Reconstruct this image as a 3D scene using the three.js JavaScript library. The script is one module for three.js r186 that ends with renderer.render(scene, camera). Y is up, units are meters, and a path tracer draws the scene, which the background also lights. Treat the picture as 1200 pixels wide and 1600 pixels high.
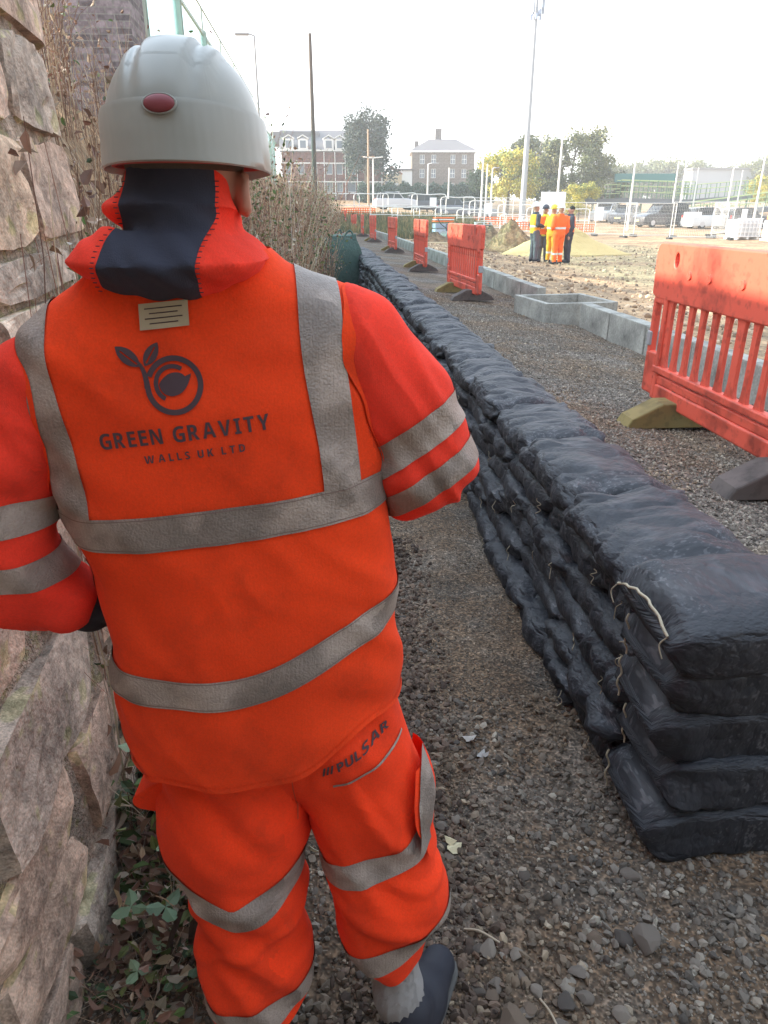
import * as THREE from 'three';
import { ImprovedNoise } from 'three/addons/math/ImprovedNoise.js';
import { mergeGeometries, mergeVertices, toCreasedNormals } from 'three/addons/utils/BufferGeometryUtils.js';
import { RoundedBoxGeometry } from 'three/addons/geometries/RoundedBoxGeometry.js';
import { FontLoader } from 'three/addons/loaders/FontLoader.js';
import { TextGeometry } from 'three/addons/geometries/TextGeometry.js';

// ---------------------------------------------------------------- camera, sky, sun, exposure
const scene = new THREE.Scene();
const CAM_H = 1.65, PITCH = Math.atan(470 / 1109), YAW = 4.75 * Math.PI / 180, FOC = 1109;
const camera = new THREE.PerspectiveCamera(2 * Math.atan(800 / FOC) * 180 / Math.PI, 3 / 4, 0.05, 2000);
camera.position.set(0, CAM_H, 0);
camera.rotation.order = 'YXZ';
camera.rotation.set(-PITCH, -YAW, 0);
const renderer = new THREE.WebGLRenderer({ antialias: true });
renderer.setSize(768, 1024);
renderer.toneMapping = THREE.LinearToneMapping;
renderer.toneMappingExposure = 2.75;
renderer.shadowMap.enabled = true;

const SUN = new THREE.Vector3(-0.925, 0.285, -0.25).normalize();
{ // pale, hazy autumn sky: bright milky white low down and round the sun, a soft blue above
  const w = 256, h = 128, d = new Float32Array(w * h * 4), v = new THREE.Vector3();
  for (let j = 0; j < h; j++) for (let i = 0; i < w; i++) {
    const th = (j + .5) / h * Math.PI - Math.PI / 2, ph = ((i + .5) / w - .5) * 2 * Math.PI;
    v.set(Math.cos(th) * Math.cos(ph), Math.sin(th), Math.cos(th) * Math.sin(ph));
    const up = Math.max(0, v.y), k = Math.pow(1 - up, 2.2), c = Math.max(0, v.dot(SUN));
    const q = Math.pow((v.dot(SUN) + 1) / 2, 1.25), base = .44 + .88 * q, glow = 0.5 * Math.pow(c, 6) + 1.4 * Math.pow(c, 60);
    const o = (j * w + i) * 4;
    d[o] = base * (.66 + .46 * k) + glow; d[o + 1] = base * (.80 + .32 * k) + glow * .97; d[o + 2] = base * (.98 + .14 * k) + glow * .9; d[o + 3] = 1;
  }
  const t = new THREE.DataTexture(d, w, h, THREE.RGBAFormat, THREE.FloatType);
  t.mapping = THREE.EquirectangularReflectionMapping; t.magFilter = t.minFilter = THREE.LinearFilter; t.needsUpdate = true;
  scene.background = t; scene.environment = t;
}
const sun = new THREE.DirectionalLight(new THREE.Color(1, .87, .68), 5.0);
sun.position.copy(SUN).multiplyScalar(60).add(new THREE.Vector3(4, 0, -25));
sun.target.position.set(4, 0, -25);
sun.castShadow = true; sun.shadow.radius = 1.5;
sun.shadow.mapSize.set(4096, 4096);
Object.assign(sun.shadow.camera, { left: -60, right: 60, top: 40, bottom: -40, near: 1, far: 200 });
scene.add(sun, sun.target);
scene.fog = new THREE.FogExp2(new THREE.Color(.95, .95, .95), 0.0017);

// ---------------------------------------------------------------- helpers
const V = (x, y, z) => new THREE.Vector3(x, y, z);
const rng = (s) => () => { s |= 0; s = s + 0x6D2B79F5 | 0; let t = Math.imul(s ^ s >>> 15, 1 | s); t = t + Math.imul(t ^ t >>> 7, 61 | t) ^ t; return ((t ^ t >>> 14) >>> 0) / 4294967296; };
const IN = new ImprovedNoise(), N3 = (x, y, z) => IN.noise(x, y, z);
const fbm = (x, y, z, o = 4) => { let s = 0, a = .5; for (let i = 0; i < o; i++) { s += a * N3(x, y, z); x *= 2.03; y *= 2.03; z *= 2.03; a *= .5; } return s; };
const sst = (a, b, x) => { const t = Math.min(1, Math.max(0, (x - a) / (b - a))); return t * t * (3 - 2 * t); };
const mix = (a, b, t) => a + (b - a) * t, clamp = (x, a, b) => Math.min(b, Math.max(a, x));
const pw = (tab, y) => { // smooth table lookup [[y, value...], ...] ascending
  if (y <= tab[0][0]) return tab[0].slice(1);
  for (let i = 1; i < tab.length; i++) if (y <= tab[i][0]) { const a = tab[i - 1], b = tab[i], t = (y - a[0]) / (b[0] - a[0]), s = t * t * (3 - 2 * t) * .5 + t * .5; return a.slice(1).map((v, k) => mix(v, b[k + 1], s)); }
  return tab[tab.length - 1].slice(1);
};
// camera-aligned (x right, d ahead) -> world
const CW = (x, y, d) => V(x * Math.cos(YAW) + d * Math.sin(YAW), y, -d * Math.cos(YAW) + x * Math.sin(YAW));
function ray(px, py) { const u = (px - 600) / FOC, v = (py - 800) / FOC, c = Math.cos(PITCH), s = Math.sin(PITCH); return [u, c - v * s, -s - v * c]; }
const atDepth = (px, py, d) => { const r = ray(px, py), t = d / r[1]; return [r[0] * t, CAM_H + r[2] * t, d]; };       // camera-aligned
const onDepth = (px, py, d) => CW(...atDepth(px, py, d));                                                             // world, at ground distance d

const used = {};
const numbered = (n) => { const k = used[n] = (used[n] ?? -1) + 1; return k ? `${n}_${String(k).padStart(3, '0')}` : n; };
function thing(name, label, category, pos = [0, 0, 0], turn = 0, group) {
  const o = new THREE.Group(); o.name = numbered(name); o.position.set(...(pos.isVector3 ? pos.toArray() : pos)); o.rotation.y = turn;
  o.userData = { label, category }; if (group) o.userData.group = group;
  scene.add(o); return o;
}
function part(name, geo, m, parent, label) {
  const o = new THREE.Mesh(Array.isArray(geo) ? merge(geo) : geo, m); o.name = name; o.castShadow = o.receiveShadow = true;
  if (label) o.userData.label = label;
  parent.add(o); return o;
}
function tagged(name, geo, m, label, category, group, pos, turn = 0) {
  const o = part(numbered(name), geo, m, scene); o.userData = { label, category }; if (group) o.userData.group = group;
  if (pos) o.position.set(...(pos.isVector3 ? pos.toArray() : pos)); o.rotation.y = turn; return o;
}
function setting(name, geo, m) { const o = part(numbered(name), geo, m, scene); o.userData.kind = 'structure'; return o; }
function stuff(name, o, label, category) { o.name = numbered(name); o.userData = { kind: 'stuff', label, category }; o.castShadow = o.receiveShadow = true; scene.add(o); return o; }
function merge(list) {
  const flat = list.map((g) => { const n = g.index ? g.toNonIndexed() : g; for (const k of Object.keys(n.attributes)) if (!['position', 'normal', 'uv'].includes(k)) n.deleteAttribute(k); if (!n.attributes.uv) n.setAttribute('uv', new THREE.Float32BufferAttribute(new Float32Array(n.attributes.position.count * 2), 2)); return n; });
  return mergeGeometries(flat);
}
const mv = (g, x = 0, y = 0, z = 0, rx = 0, ry = 0, rz = 0) => { if (rx || ry || rz) g.applyMatrix4(new THREE.Matrix4().makeRotationFromEuler(new THREE.Euler(rx, ry, rz, 'YXZ'))); g.translate(x, y, z); return g; };
const bx = (w, h, d, x = 0, y = 0, z = 0, rx = 0, ry = 0, rz = 0) => mv(new THREE.BoxGeometry(w, h, d), x, y, z, rx, ry, rz);
const rb = (w, h, d, r, x = 0, y = 0, z = 0, rx = 0, ry = 0, rz = 0) => mv(new RoundedBoxGeometry(w, h, d, 2, r), x, y, z, rx, ry, rz);
const cy = (r0, r1, h, x = 0, y = 0, z = 0, n = 10, rx = 0, ry = 0, rz = 0) => mv(new THREE.CylinderGeometry(r1, r0, h, n), x, y, z, rx, ry, rz);
const tb = (pts, r, seg = 12, n = 6) => new THREE.TubeGeometry(new THREE.CatmullRomCurve3(pts.map((p) => p.isVector3 ? p : V(...p))), seg, r, n);
function bar(a, b, r, n = 6) { a = a.isVector3 ? a : V(...a); b = b.isVector3 ? b : V(...b); const g = new THREE.CylinderGeometry(r, r, a.distanceTo(b), n), q = new THREE.Quaternion().setFromUnitVectors(V(0, 1, 0), b.clone().sub(a).normalize()); g.applyQuaternion(q); g.translate((a.x + b.x) / 2, (a.y + b.y) / 2, (a.z + b.z) / 2); return g; }
function boxUV(g, s = 1) { // uv in metres from the dominant direction of each vertex
  const p = g.attributes.position, n = g.attributes.normal, uv = new Float32Array(p.count * 2);
  for (let i = 0; i < p.count; i++) {
    const t = i - i % 3, tri = !g.index && t + 2 < p.count, N = (k) => tri ? n.array[3 * t + k] + n.array[3 * t + 3 + k] + n.array[3 * t + 6 + k] : n.array[3 * i + k];
    const ax = Math.abs(N(0)), ay = Math.abs(N(1)), az = Math.abs(N(2)), x = p.getX(i), y = p.getY(i), z = p.getZ(i);
    if (ay >= ax && ay >= az) { uv[2 * i] = x * s; uv[2 * i + 1] = z * s; } else if (ax >= az) { uv[2 * i] = z * s; uv[2 * i + 1] = y * s; } else { uv[2 * i] = x * s; uv[2 * i + 1] = y * s; }
  }
  g.setAttribute('uv', new THREE.BufferAttribute(uv, 2)); return g;
}
// --- textures: periodic value noise
function lattice(seed, n) { const r = rng(seed), a = new Float32Array(n * n); for (let i = 0; i < n * n; i++) a[i] = r(); return a; }
const LT = lattice(7, 256);
function pn(x, y, per) { // periodic value noise, period per (<=256)
  const xi = Math.floor(x), yi = Math.floor(y), fx = x - xi, fy = y - yi, u = fx * fx * (3 - 2 * fx), v = fy * fy * (3 - 2 * fy);
  const m = (k) => ((k % per) + per) % per, a = m(xi), b = m(xi + 1), c = m(yi) * 256, d = m(yi + 1) * 256;
  return mix(mix(LT[a + c], LT[b + c], u), mix(LT[a + d], LT[b + d], u), v);
}
const pf = (u, v, per, o) => { let s = 0, a = .5, t = 0; for (let i = 0; i < o && per <= 256; i++) { s += a * pn(u * per, v * per, per); t += a; a *= .55; per *= 2; } return s / t; };
function tex(size, fn, srgb = true, rep = 1) {
  const d = new Uint8Array(size * size * 4);
  for (let j = 0; j < size; j++) for (let i = 0; i < size; i++) { const c = fn((i + .5) / size, (j + .5) / size), o = (j * size + i) * 4; for (let k = 0; k < 3; k++) d[o + k] = clamp((Array.isArray(c) ? c[k] : c) * 255, 0, 255); d[o + 3] = 255; }
  const t = new THREE.DataTexture(d, size, size); t.wrapS = t.wrapT = THREE.RepeatWrapping; t.magFilter = THREE.LinearFilter; t.minFilter = THREE.LinearMipmapLinearFilter; t.generateMipmaps = true;
  if (srgb) t.colorSpace = THREE.SRGBColorSpace; t.repeat.set(rep, rep); t.needsUpdate = true; return t;
}
const lin = (r, g, b) => new THREE.Color().setRGB(r, g, b);
const M = (c, rough = .8, o = {}) => new THREE.MeshStandardMaterial({ color: c.isColor ? c : new THREE.Color(c), roughness: rough, ...o });
// --- surface nets: a mesh of the zero set of f(x, y, z) on a grid
function nets(f, lo, hi, h, disp) {
  const n = [0, 1, 2].map((k) => Math.ceil((hi[k] - lo[k]) / h) + 1), [nx, ny, nz] = n, F = new Float32Array(nx * ny * nz), at = (i, j, k) => i + nx * (j + ny * k);
  for (let k = 0; k < nz; k++) for (let j = 0; j < ny; j++) for (let i = 0; i < nx; i++) F[at(i, j, k)] = f(lo[0] + i * h, lo[1] + j * h, lo[2] + k * h);
  const id = new Int32Array(nx * ny * nz).fill(-1), P = [], I = [];
  const E = [[0, 1], [2, 3], [4, 5], [6, 7], [0, 2], [1, 3], [4, 6], [5, 7], [0, 4], [1, 5], [2, 6], [3, 7]];
  for (let k = 0; k < nz - 1; k++) for (let j = 0; j < ny - 1; j++) for (let i = 0; i < nx - 1; i++) {
    const v = []; let m = 0; for (let c = 0; c < 8; c++) { const q = F[at(i + (c & 1), j + (c >> 1 & 1), k + (c >> 2))]; v.push(q); if (q < 0) m |= 1 << c; }
    if (m === 0 || m === 255) continue;
    let x = 0, y = 0, z = 0, t = 0;
    for (const [a, b] of E) if ((v[a] < 0) !== (v[b] < 0)) { const s = v[a] / (v[a] - v[b]); x += (a & 1) + s * ((b & 1) - (a & 1)); y += (a >> 1 & 1) + s * ((b >> 1 & 1) - (a >> 1 & 1)); z += (a >> 2) + s * ((b >> 2) - (a >> 2)); t++; }
    id[at(i, j, k)] = P.length / 3; P.push(lo[0] + (i + x / t) * h, lo[1] + (j + y / t) * h, lo[2] + (k + z / t) * h);
  }
  for (let k = 1; k < nz - 1; k++) for (let j = 1; j < ny - 1; j++) for (let i = 1; i < nx - 1; i++) {
    const a = F[at(i, j, k)] < 0, q = (A, B, C, D, flip) => { if (A < 0 || B < 0 || C < 0 || D < 0) return; flip ? I.push(A, B, C, A, C, D) : I.push(A, C, B, A, D, C); };
    if (a !== F[at(i + 1, j, k)] < 0) q(id[at(i, j - 1, k - 1)], id[at(i, j, k - 1)], id[at(i, j, k)], id[at(i, j - 1, k)], a);
    if (a !== F[at(i, j + 1, k)] < 0) q(id[at(i - 1, j, k - 1)], id[at(i - 1, j, k)], id[at(i, j, k)], id[at(i, j, k - 1)], a);
    if (a !== F[at(i, j, k + 1)] < 0) q(id[at(i - 1, j - 1, k)], id[at(i, j - 1, k)], id[at(i, j, k)], id[at(i - 1, j, k)], a);
  }
  const e = h * .35, grad = (x, y, z) => { const gx = f(x + e, y, z) - f(x - e, y, z), gy = f(x, y + e, z) - f(x, y - e, z), gz = f(x, y, z + e) - f(x, y, z - e), l = Math.hypot(gx, gy, gz) || 1; return [gx / l, gy / l, gz / l, l / (2 * e)]; };
  for (let it = 0; it < 2; it++) for (let i = 0; i < P.length; i += 3) { const g = grad(P[i], P[i + 1], P[i + 2]), d = clamp(f(P[i], P[i + 1], P[i + 2]) / Math.max(.3, g[3]), -h, h); P[i] -= g[0] * d; P[i + 1] -= g[1] * d; P[i + 2] -= g[2] * d; }
  if (disp) for (let i = 0; i < P.length; i += 3) { const g = grad(P[i], P[i + 1], P[i + 2]), d = disp(P[i], P[i + 1], P[i + 2], g); P[i] += g[0] * d; P[i + 1] += g[1] * d; P[i + 2] += g[2] * d; }
  const g = new THREE.BufferGeometry(); g.setAttribute('position', new THREE.Float32BufferAttribute(P, 3)); g.setIndex(I); g.computeVertexNormals(); return g;
}
// cut the part of a mesh where every field is > 0 (fields are functions of position), lifted by `lift` along the normal
function cut(g, fields, lift = 0) {
  const p = g.attributes.position, n = g.attributes.normal, ix = g.index.array, outP = [], outN = [];
  const val = fields.map((f) => { const a = new Float32Array(p.count); for (let i = 0; i < p.count; i++) a[i] = f(p.getX(i), p.getY(i), p.getZ(i), n.getX(i), n.getY(i), n.getZ(i)); return a; });
  for (let t = 0; t < ix.length; t += 3) {
    let poly = [0, 1, 2].map((k) => { const i = ix[t + k]; return { p: [p.getX(i), p.getY(i), p.getZ(i)], n: [n.getX(i), n.getY(i), n.getZ(i)], v: val.map((a) => a[i]) }; });
    for (let f = 0; f < fields.length && poly.length; f++) {
      const o = [];
      for (let k = 0; k < poly.length; k++) {
        const A = poly[k], B = poly[(k + 1) % poly.length];
        if (A.v[f] > 0) o.push(A);
        if ((A.v[f] > 0) !== (B.v[f] > 0)) { const s = A.v[f] / (A.v[f] - B.v[f]), L = (a, b) => a.map((q, i) => mix(q, b[i], s)); o.push({ p: L(A.p, B.p), n: L(A.n, B.n), v: L(A.v, B.v) }); }
      }
      poly = o;
    }
    for (let k = 1; k + 1 < poly.length; k++) for (const q of [poly[0], poly[k], poly[k + 1]]) { outP.push(q.p[0] + q.n[0] * lift, q.p[1] + q.n[1] * lift, q.p[2] + q.n[2] * lift); outN.push(...q.n); }
  }
  const r = new THREE.BufferGeometry(); r.setAttribute('position', new THREE.Float32BufferAttribute(outP, 3)); r.setAttribute('normal', new THREE.Float32BufferAttribute(outN, 3)); return r;
}
// signed distances
const sCap = (x, y, z, a, b, ra, rbb) => { const bx_ = b[0] - a[0], by = b[1] - a[1], bz = b[2] - a[2], px = x - a[0], py = y - a[1], pz = z - a[2], t = clamp((px * bx_ + py * by + pz * bz) / (bx_ * bx_ + by * by + bz * bz), 0, 1); return Math.hypot(px - bx_ * t, py - by * t, pz - bz * t) - mix(ra, rbb, t); };
const sEll = (x, y, z, c, r) => { const k = Math.hypot((x - c[0]) / r[0], (y - c[1]) / r[1], (z - c[2]) / r[2]); return (k - 1) * Math.min(...r); };
const smin = (a, b, k) => { const h = Math.max(k - Math.abs(a - b), 0) / k; return Math.min(a, b) - h * h * k * .25; };
const smax = (a, b, k) => -smin(-a, -b, k);
// ---------------------------------------------------------------- ground
const WALL_NEAR = 1.37, WALL_FAR = 20.6;      // the bag wall, metres ahead
function G(X, Z) {
  const D = -Z;
  const path = .5 * sst(20, 26, D);
  const terr = .53 - .075 * (X - 1.1) + .02 * sst(8, 20, D);
  const site = mix(.36, .03, sst(3.2, 8, X)) * (1 - sst(30, 50, D)) + .12 * sst(30, 50, D) + .5 * sst(48, 72, D) + 1.0 * sst(44, 58, D) * (1 - sst(7, 18, X)) + 3.0 * sst(62, 150, D);
  let y = mix(path, terr, sst(1.0, 1.1, X) * sst(1.55, 1.7, D));
  y = mix(y, site, sst(2.95, 3.5, X) * sst(1.55, 1.7, D));
  y = mix(y, site, sst(44, 56, D));
  const near = 1 - sst(2.45, 2.8, D);
  const bankN = 2.32 * sst(-.98, -1.06, X), bankF = 2.85 * sst(-.75, -3.1, X);
  y += mix(bankF, bankN, near) * (1 - sst(60, 90, D));
  return y;
}
const bumps = (X, Z) => .03 * fbm(X * .9, 3.1, Z * .9, 3) + .014 * fbm(X * 4, 7.7, Z * 4, 3);
const siteBumps = (X, Z) => .10 * fbm(X * .5, 1.7, Z * .35, 4) + .07 * Math.abs(fbm(X * 1.3, 5.2, Z * 1.1, 3));
function sheet(xs, zs, yf) {
  const p = [], uv = [], I = [];
  for (const z of zs) for (const x of xs) { p.push(x, yf(x, z), z); uv.push(x, z); }
  const w = xs.length;
  for (let j = 0; j + 1 < zs.length; j++) for (let i = 0; i + 1 < w; i++) { const a = j * w + i; I.push(a, a + w, a + 1, a + 1, a + w, a + w + 1); }
  const g = new THREE.BufferGeometry(); g.setAttribute('position', new THREE.Float32BufferAttribute(p, 3)); g.setAttribute('uv', new THREE.Float32BufferAttribute(uv, 2)); g.setIndex(I); g.computeVertexNormals();
  if (g.attributes.normal.getY(0) < 0) { const ix = g.index.array; for (let k = 0; k < ix.length; k += 3) { const t = ix[k]; ix[k] = ix[k + 1]; ix[k + 1] = t; } g.computeVertexNormals(); }
  return g;
}
const steps = (segs) => { const o = []; for (const [a, b, s] of segs) for (let v = a; v < b - 1e-6; v += s) o.push(v); o.push(segs[segs.length - 1][1]); return o; };
// colour of earth and gravel: grains and patches
const gravelTex = tex(1024, (u, v) => {
  const g = pn(u * 256, v * 256, 256), g2 = pn(u * 128 + 9, v * 128 + 3, 128), p = pf(u, v, 6, 4), s = .20 + .30 * g * g + .16 * g2 + .22 * (p - .5), t = pn(u * 200 + 4, v * 200, 200);
  const w = t > .93 ? .22 : 0; const b = .35 + .65 * sst(.42, .62, pf(u + .37, v + .11, 4, 5)); return [s * mix(1.02, 1.12, b) * mix(1, .82, b) + w, s * mix(.97, .93, b) * mix(1, .82, b) + w, s * mix(.93, .76, b) * mix(1, .82, b) + w];
});
const gravelBump = tex(1024, (u, v) => .5 * pn(u * 256, v * 256, 256) + .3 * pn(u * 128 + 9, v * 128 + 3, 128) + .3 * (pf(u, v, 8, 4) - .2), false);
const earthTex = tex(1024, (u, v) => { const a = pf(u, v, 5, 6), b = pf(u + .3, v + .1, 40, 3), c = pn(u * 250, v * 250, 250); const s = .55 + .36 * (a - .5) + .3 * (b - .5) + .18 * (c - .5); return [s * 1.14, s * .94, s * .72]; });
const earthBump = tex(1024, (u, v) => .6 * pf(u, v, 12, 5) + .4 * pf(u + .5, v, 90, 2), false);
const withRep = (t, r) => { const c = t.clone(); c.repeat.set(r, r); c.needsUpdate = true; return c; };
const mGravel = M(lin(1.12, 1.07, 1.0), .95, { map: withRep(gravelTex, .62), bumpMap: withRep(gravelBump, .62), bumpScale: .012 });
const mTerrace = M(lin(1.2, 1.19, 1.17), .95, { map: withRep(gravelTex, .45), bumpMap: withRep(gravelBump, .45), bumpScale: .014 });  // paler crushed stone, with some open-sky brightness put into the colour
const mEarth = M(0xffffff, .97, { map: withRep(earthTex, .16), bumpMap: withRep(earthBump, .3), bumpScale: .05 });
const inPath = (X, Z) => X > -1.0 && X < 1.02 && Z > -24 && Z < 2 ? 1 : 0;
const inTerr = (X, Z) => X > 1.03 && X < 3.02 && Z < -1.6 && Z > -44 ? 1 : 0;
{
  const xs = steps([[-330, -100, 46], [-100, -20, 10], [-20, -4, 1], [-4, -.6, .1], [-.6, 1, .2], [1, 1.2, .025], [1.2, 3, .2], [3, 14, .16], [14, 40, 1], [40, 120, 8], [120, 360, 40]]);
  const zs = steps([[-480, -200, 40], [-200, -80, 8], [-80, -45, 1.2], [-45, -14, .35], [-14, -3.2, .16], [-3.2, -2.6, .06], [-2.6, -1.8, .1], [-1.8, -1.5, .03], [-1.5, 3, .25], [3, 39, 6], [39, 90, 17]]);
  setting('ground', sheet(xs, zs, (x, z) => { const s = sst(3.1, 3.8, x) * sst(1.7, 2.4, -z); return G(x, z) + siteBumps(x, z) * s * (1 - sst(60, 120, -z)) + bumps(x, z) * (1 - s) - .035 * Math.max(inPath(x, z), inTerr(x, z)); }), mEarth);
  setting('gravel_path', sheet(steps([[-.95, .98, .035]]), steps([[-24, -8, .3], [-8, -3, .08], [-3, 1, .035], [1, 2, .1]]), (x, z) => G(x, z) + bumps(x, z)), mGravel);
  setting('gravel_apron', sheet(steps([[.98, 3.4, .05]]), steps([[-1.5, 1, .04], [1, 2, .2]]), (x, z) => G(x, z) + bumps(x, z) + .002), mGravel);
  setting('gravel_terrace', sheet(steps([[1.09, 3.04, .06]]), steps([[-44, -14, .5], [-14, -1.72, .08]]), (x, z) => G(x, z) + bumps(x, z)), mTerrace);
}
const GY = (X, Z) => G(X, Z) + (X > 3.1 && Z < -1.7 ? siteBumps(X, Z) * sst(3.1, 3.8, X) * (1 - sst(60, 120, -Z)) : bumps(X, Z));

// --- loose stones
function stoneGeo(seed, det = 1, flat = .7) {
  const g = mergeVertices((() => { const q = new THREE.IcosahedronGeometry(1, det); q.deleteAttribute('normal'); q.deleteAttribute('uv'); return q; })()), p = g.attributes.position;
  const r = rng(seed), cuts = [...Array(det > 1 ? 13 : 7)].map(() => { const v = V(r() - .5, r() - .5, r() - .5).normalize(); return [v, (det > 1 ? .58 : .55) + (det > 1 ? .28 : .35) * r()]; });
  for (let i = 0; i < p.count; i++) { const v = V(p.getX(i), p.getY(i), p.getZ(i)); for (const [n, d] of cuts) { const k = v.dot(n) - d; if (k > 0) v.addScaledVector(n, -k * .95); } v.multiplyScalar(1 + .1 * N3(v.x * 2 + seed, v.y * 2, v.z * 2)); p.setXYZ(i, v.x * 1.15, v.y * flat, v.z * .9); }
  const o = toCreasedNormals(g, .5); return o;
}
const stoneTones = [lin(.20, .18, .165), lin(.13, .115, .105), lin(.27, .245, .22), lin(.10, .09, .085), lin(.34, .32, .29), lin(.19, .15, .12)];
{
  const r = rng(11), gm = M(0xffffff, .9), geos = [stoneGeo(3, 0), stoneGeo(4, 0), stoneGeo(5, 1)];
  const fields = [ // name, count, label, sampler
    ['gravel', 70000, 'fine dark gravel trodden over the path beside the bag wall', () => { const D = .55 + Math.pow(r(), 1.7) * 6.5, X = mix(-.6, D < 1.45 ? 1.7 : .93, r()); return [X, -D, .0018 + .0048 * Math.pow(r(), 3.0)]; }],
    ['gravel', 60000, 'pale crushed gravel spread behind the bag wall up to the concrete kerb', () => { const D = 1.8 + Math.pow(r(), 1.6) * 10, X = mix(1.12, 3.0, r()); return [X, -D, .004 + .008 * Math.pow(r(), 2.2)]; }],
    ['gravel', 6000, 'coarse grey stone chippings scattered on the near end of the path', () => { const D = .5 + Math.pow(r(), 1.3) * 1.6, X = mix(-.55, 1.3, r()); return [X, -D, .006 + .011 * Math.pow(r(), 2)]; }],
    ['soil_crumbs', 9000, 'dark brown crumbs of earth along the rut between the worker and the gravel', () => { const D = .9 + r() * 2.6, X = .14 + .1 * (r() + r() + r() - 1.5) * 2 + .03 * D; return [X, -D, .004 + .014 * Math.pow(r(), 3)]; }],
    ['clods', 9000, 'loose brown clods and stones scattered over the churned site earth', () => { const D = 4 + Math.pow(r(), 1.3) * 32, X = mix(3.5, 18, Math.pow(r(), 1.2)); return [X, -D, .012 + .05 * Math.pow(r(), 3)]; }],
  ];
  const q = new THREE.Quaternion(), e = new THREE.Euler(), m4 = new THREE.Matrix4(), c = new THREE.Color();
  for (const [name, n, label, f] of fields) {
    const im = new THREE.InstancedMesh(geos[name === 'clods' ? 2 : n < 10000 ? 1 : 0], gm, n);
    for (let i = 0; i < n; i++) {
      let [X, Z, s] = f(); if (name === 'gravel' && X < 1.02 && n > 10000) for (let k = 0; k < 3 && fbm(X * 2.3 + 5, 2, Z * 2.3, 3) > .02 + .3 * r(); k++) [X, Z, s] = f(); e.set(r() * 6, r() * 6, r() * 6); q.setFromEuler(e);
      m4.compose(V(X, GY(X, Z) + s * .25, Z), q, V(s, s * (.7 + .5 * r()), s)); im.setMatrixAt(i, m4);
      const t = stoneTones[Math.floor(r() * r() * 6 * 1.2) % 6]; const pb = sst(-.1, .25, fbm(X * 1.7, 9, Z * 1.7, 3)); c.copy(t).multiplyScalar((.62 + .5 * r()) * (X > 1.05 && Z < -1.6 ? 1.2 : mix(1.05, .78, pb))); if (name === 'gravel') { c.r *= mix(1.06, 1.22, pb); c.b *= mix(.9, .76, pb); } if (name === 'soil_crumbs') c.multiply(lin(.8, .6, .48)); if (name === 'clods') c.multiply(lin(2.0, 1.6, 1.2)); im.setColorAt(i, c);  // terrace stones paler by kind, their colour also brightened for the open sky
    }
    stuff(name, im, label, name === 'gravel' ? 'gravel' : 'earth');
  }
}
// ---------------------------------------------------------------- bag wall: five courses of filled black bags, headers at the near end
const bagTex = tex(1024, (u, v) => {
  const weave = .5 + .5 * Math.sin(u * 1024 * .9) * Math.sin(v * 1024 * .9), d = pf(u, v, 6, 5), f = pf(u + .4, v + .7, 24, 4);
  const dust = sst(.52, .75, d) * sst(.4, .7, f) * .8 + 1.2 * sst(.48, .62, pf(u + .15, v + .55, 4, 4)) * sst(.60, .74, pf(u, v, 110, 2)), s = .135 + .02 * weave + .03 * (f - .5);
  return [s * .96 + dust * .12, s * 1.0 + dust * .115, s * 1.14 + dust * .105];
});
const bagBump = tex(1024, (u, v) => { const d = pf(u, v, 14, 4); const cr = Math.abs(pf(u + .2, v, 7, 4) - .5) * 4; return .5 * d + .35 * Math.min(1, cr); }, false);
const mBag = M(lin(1.12, 1.12, 1.18), .56, { map: withRep(bagTex, 1.2), bumpMap: withRep(bagBump, 2.2), bumpScale: .010 });
const mTwine = M(lin(.42, .36, .26), .9);
// pillow-shaped bag: length along z, front towards -x
function bagGeo(seed, L, H, W, fold = 1, sq = 3.3) {
  const nu = 34, nv = 30, p = [], uv = [], I = [], r = rng(seed), ph = r() * 20;
  for (let i = 0; i <= nu; i++) for (let j = 0; j < nv; j++) {
    const l = -1 + 2 * i / nu, a = j / nv * 2 * Math.PI, al = Math.abs(l);
    const e = Math.pow(Math.max(0, 1 - Math.pow(al, 6)), .5), hh = H * (.24 + .76 * e), ww = W * (.8 + .2 * e);
    const c = Math.cos(a), s = Math.sin(a), n = 2 / sq;
    let x = Math.sign(c) * Math.pow(Math.abs(c), n) * ww, y = Math.sign(s) * Math.pow(Math.abs(s), n) * hh, z = l * L * (1 - .05 * Math.pow(Math.abs(s), 2) * al);
    const pl = sst(.55, 1, al), k = .009 * fold * N3(x * 9 + ph, y * 9, z * 6) + .013 * fold * pl * Math.sin(a * 7 + ph + 2 * N3(z * 9, x * 5, ph)) * e - .009 * fold * Math.pow(1 - Math.min(1, Math.abs(N3(x * 5 + ph, y * 6 + z * 5, z * 8)) * 3.2), 3) + .012 * N3(x * 3 + ph, y * 3, z * 3) + .004 * fold * N3(x * 26 + ph, y * 30, z * 14);
    x += c * k * 1.4; y += s * k + .012 * N3(z * 4 + ph, 1, 1); z += .012 * N3(y * 12, x * 8, ph) * pl;
    p.push(x, y, z); uv.push(l * L, (j <= nv / 2 ? j : nv - j) / nv * (4 * W + 4 * H));
  }
  for (let i = 0; i < nu; i++) for (let j = 0; j < nv; j++) { const a = i * nv + j, b = i * nv + (j + 1) % nv; I.push(a, b, a + nv, b, b + nv, a + nv); }
  for (const [i, f] of [[0, 1], [nu, 0]]) { const b = i * nv; for (let j = 1; j + 1 < nv; j++) f ? I.push(b, b + j + 1, b + j) : I.push(b, b + j, b + j + 1); }
  const g = new THREE.BufferGeometry(); g.setAttribute('position', new THREE.Float32BufferAttribute(p, 3)); g.setAttribute('uv', new THREE.Float32BufferAttribute(uv, 2)); g.setIndex(I); g.computeVertexNormals(); return g;
}
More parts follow.
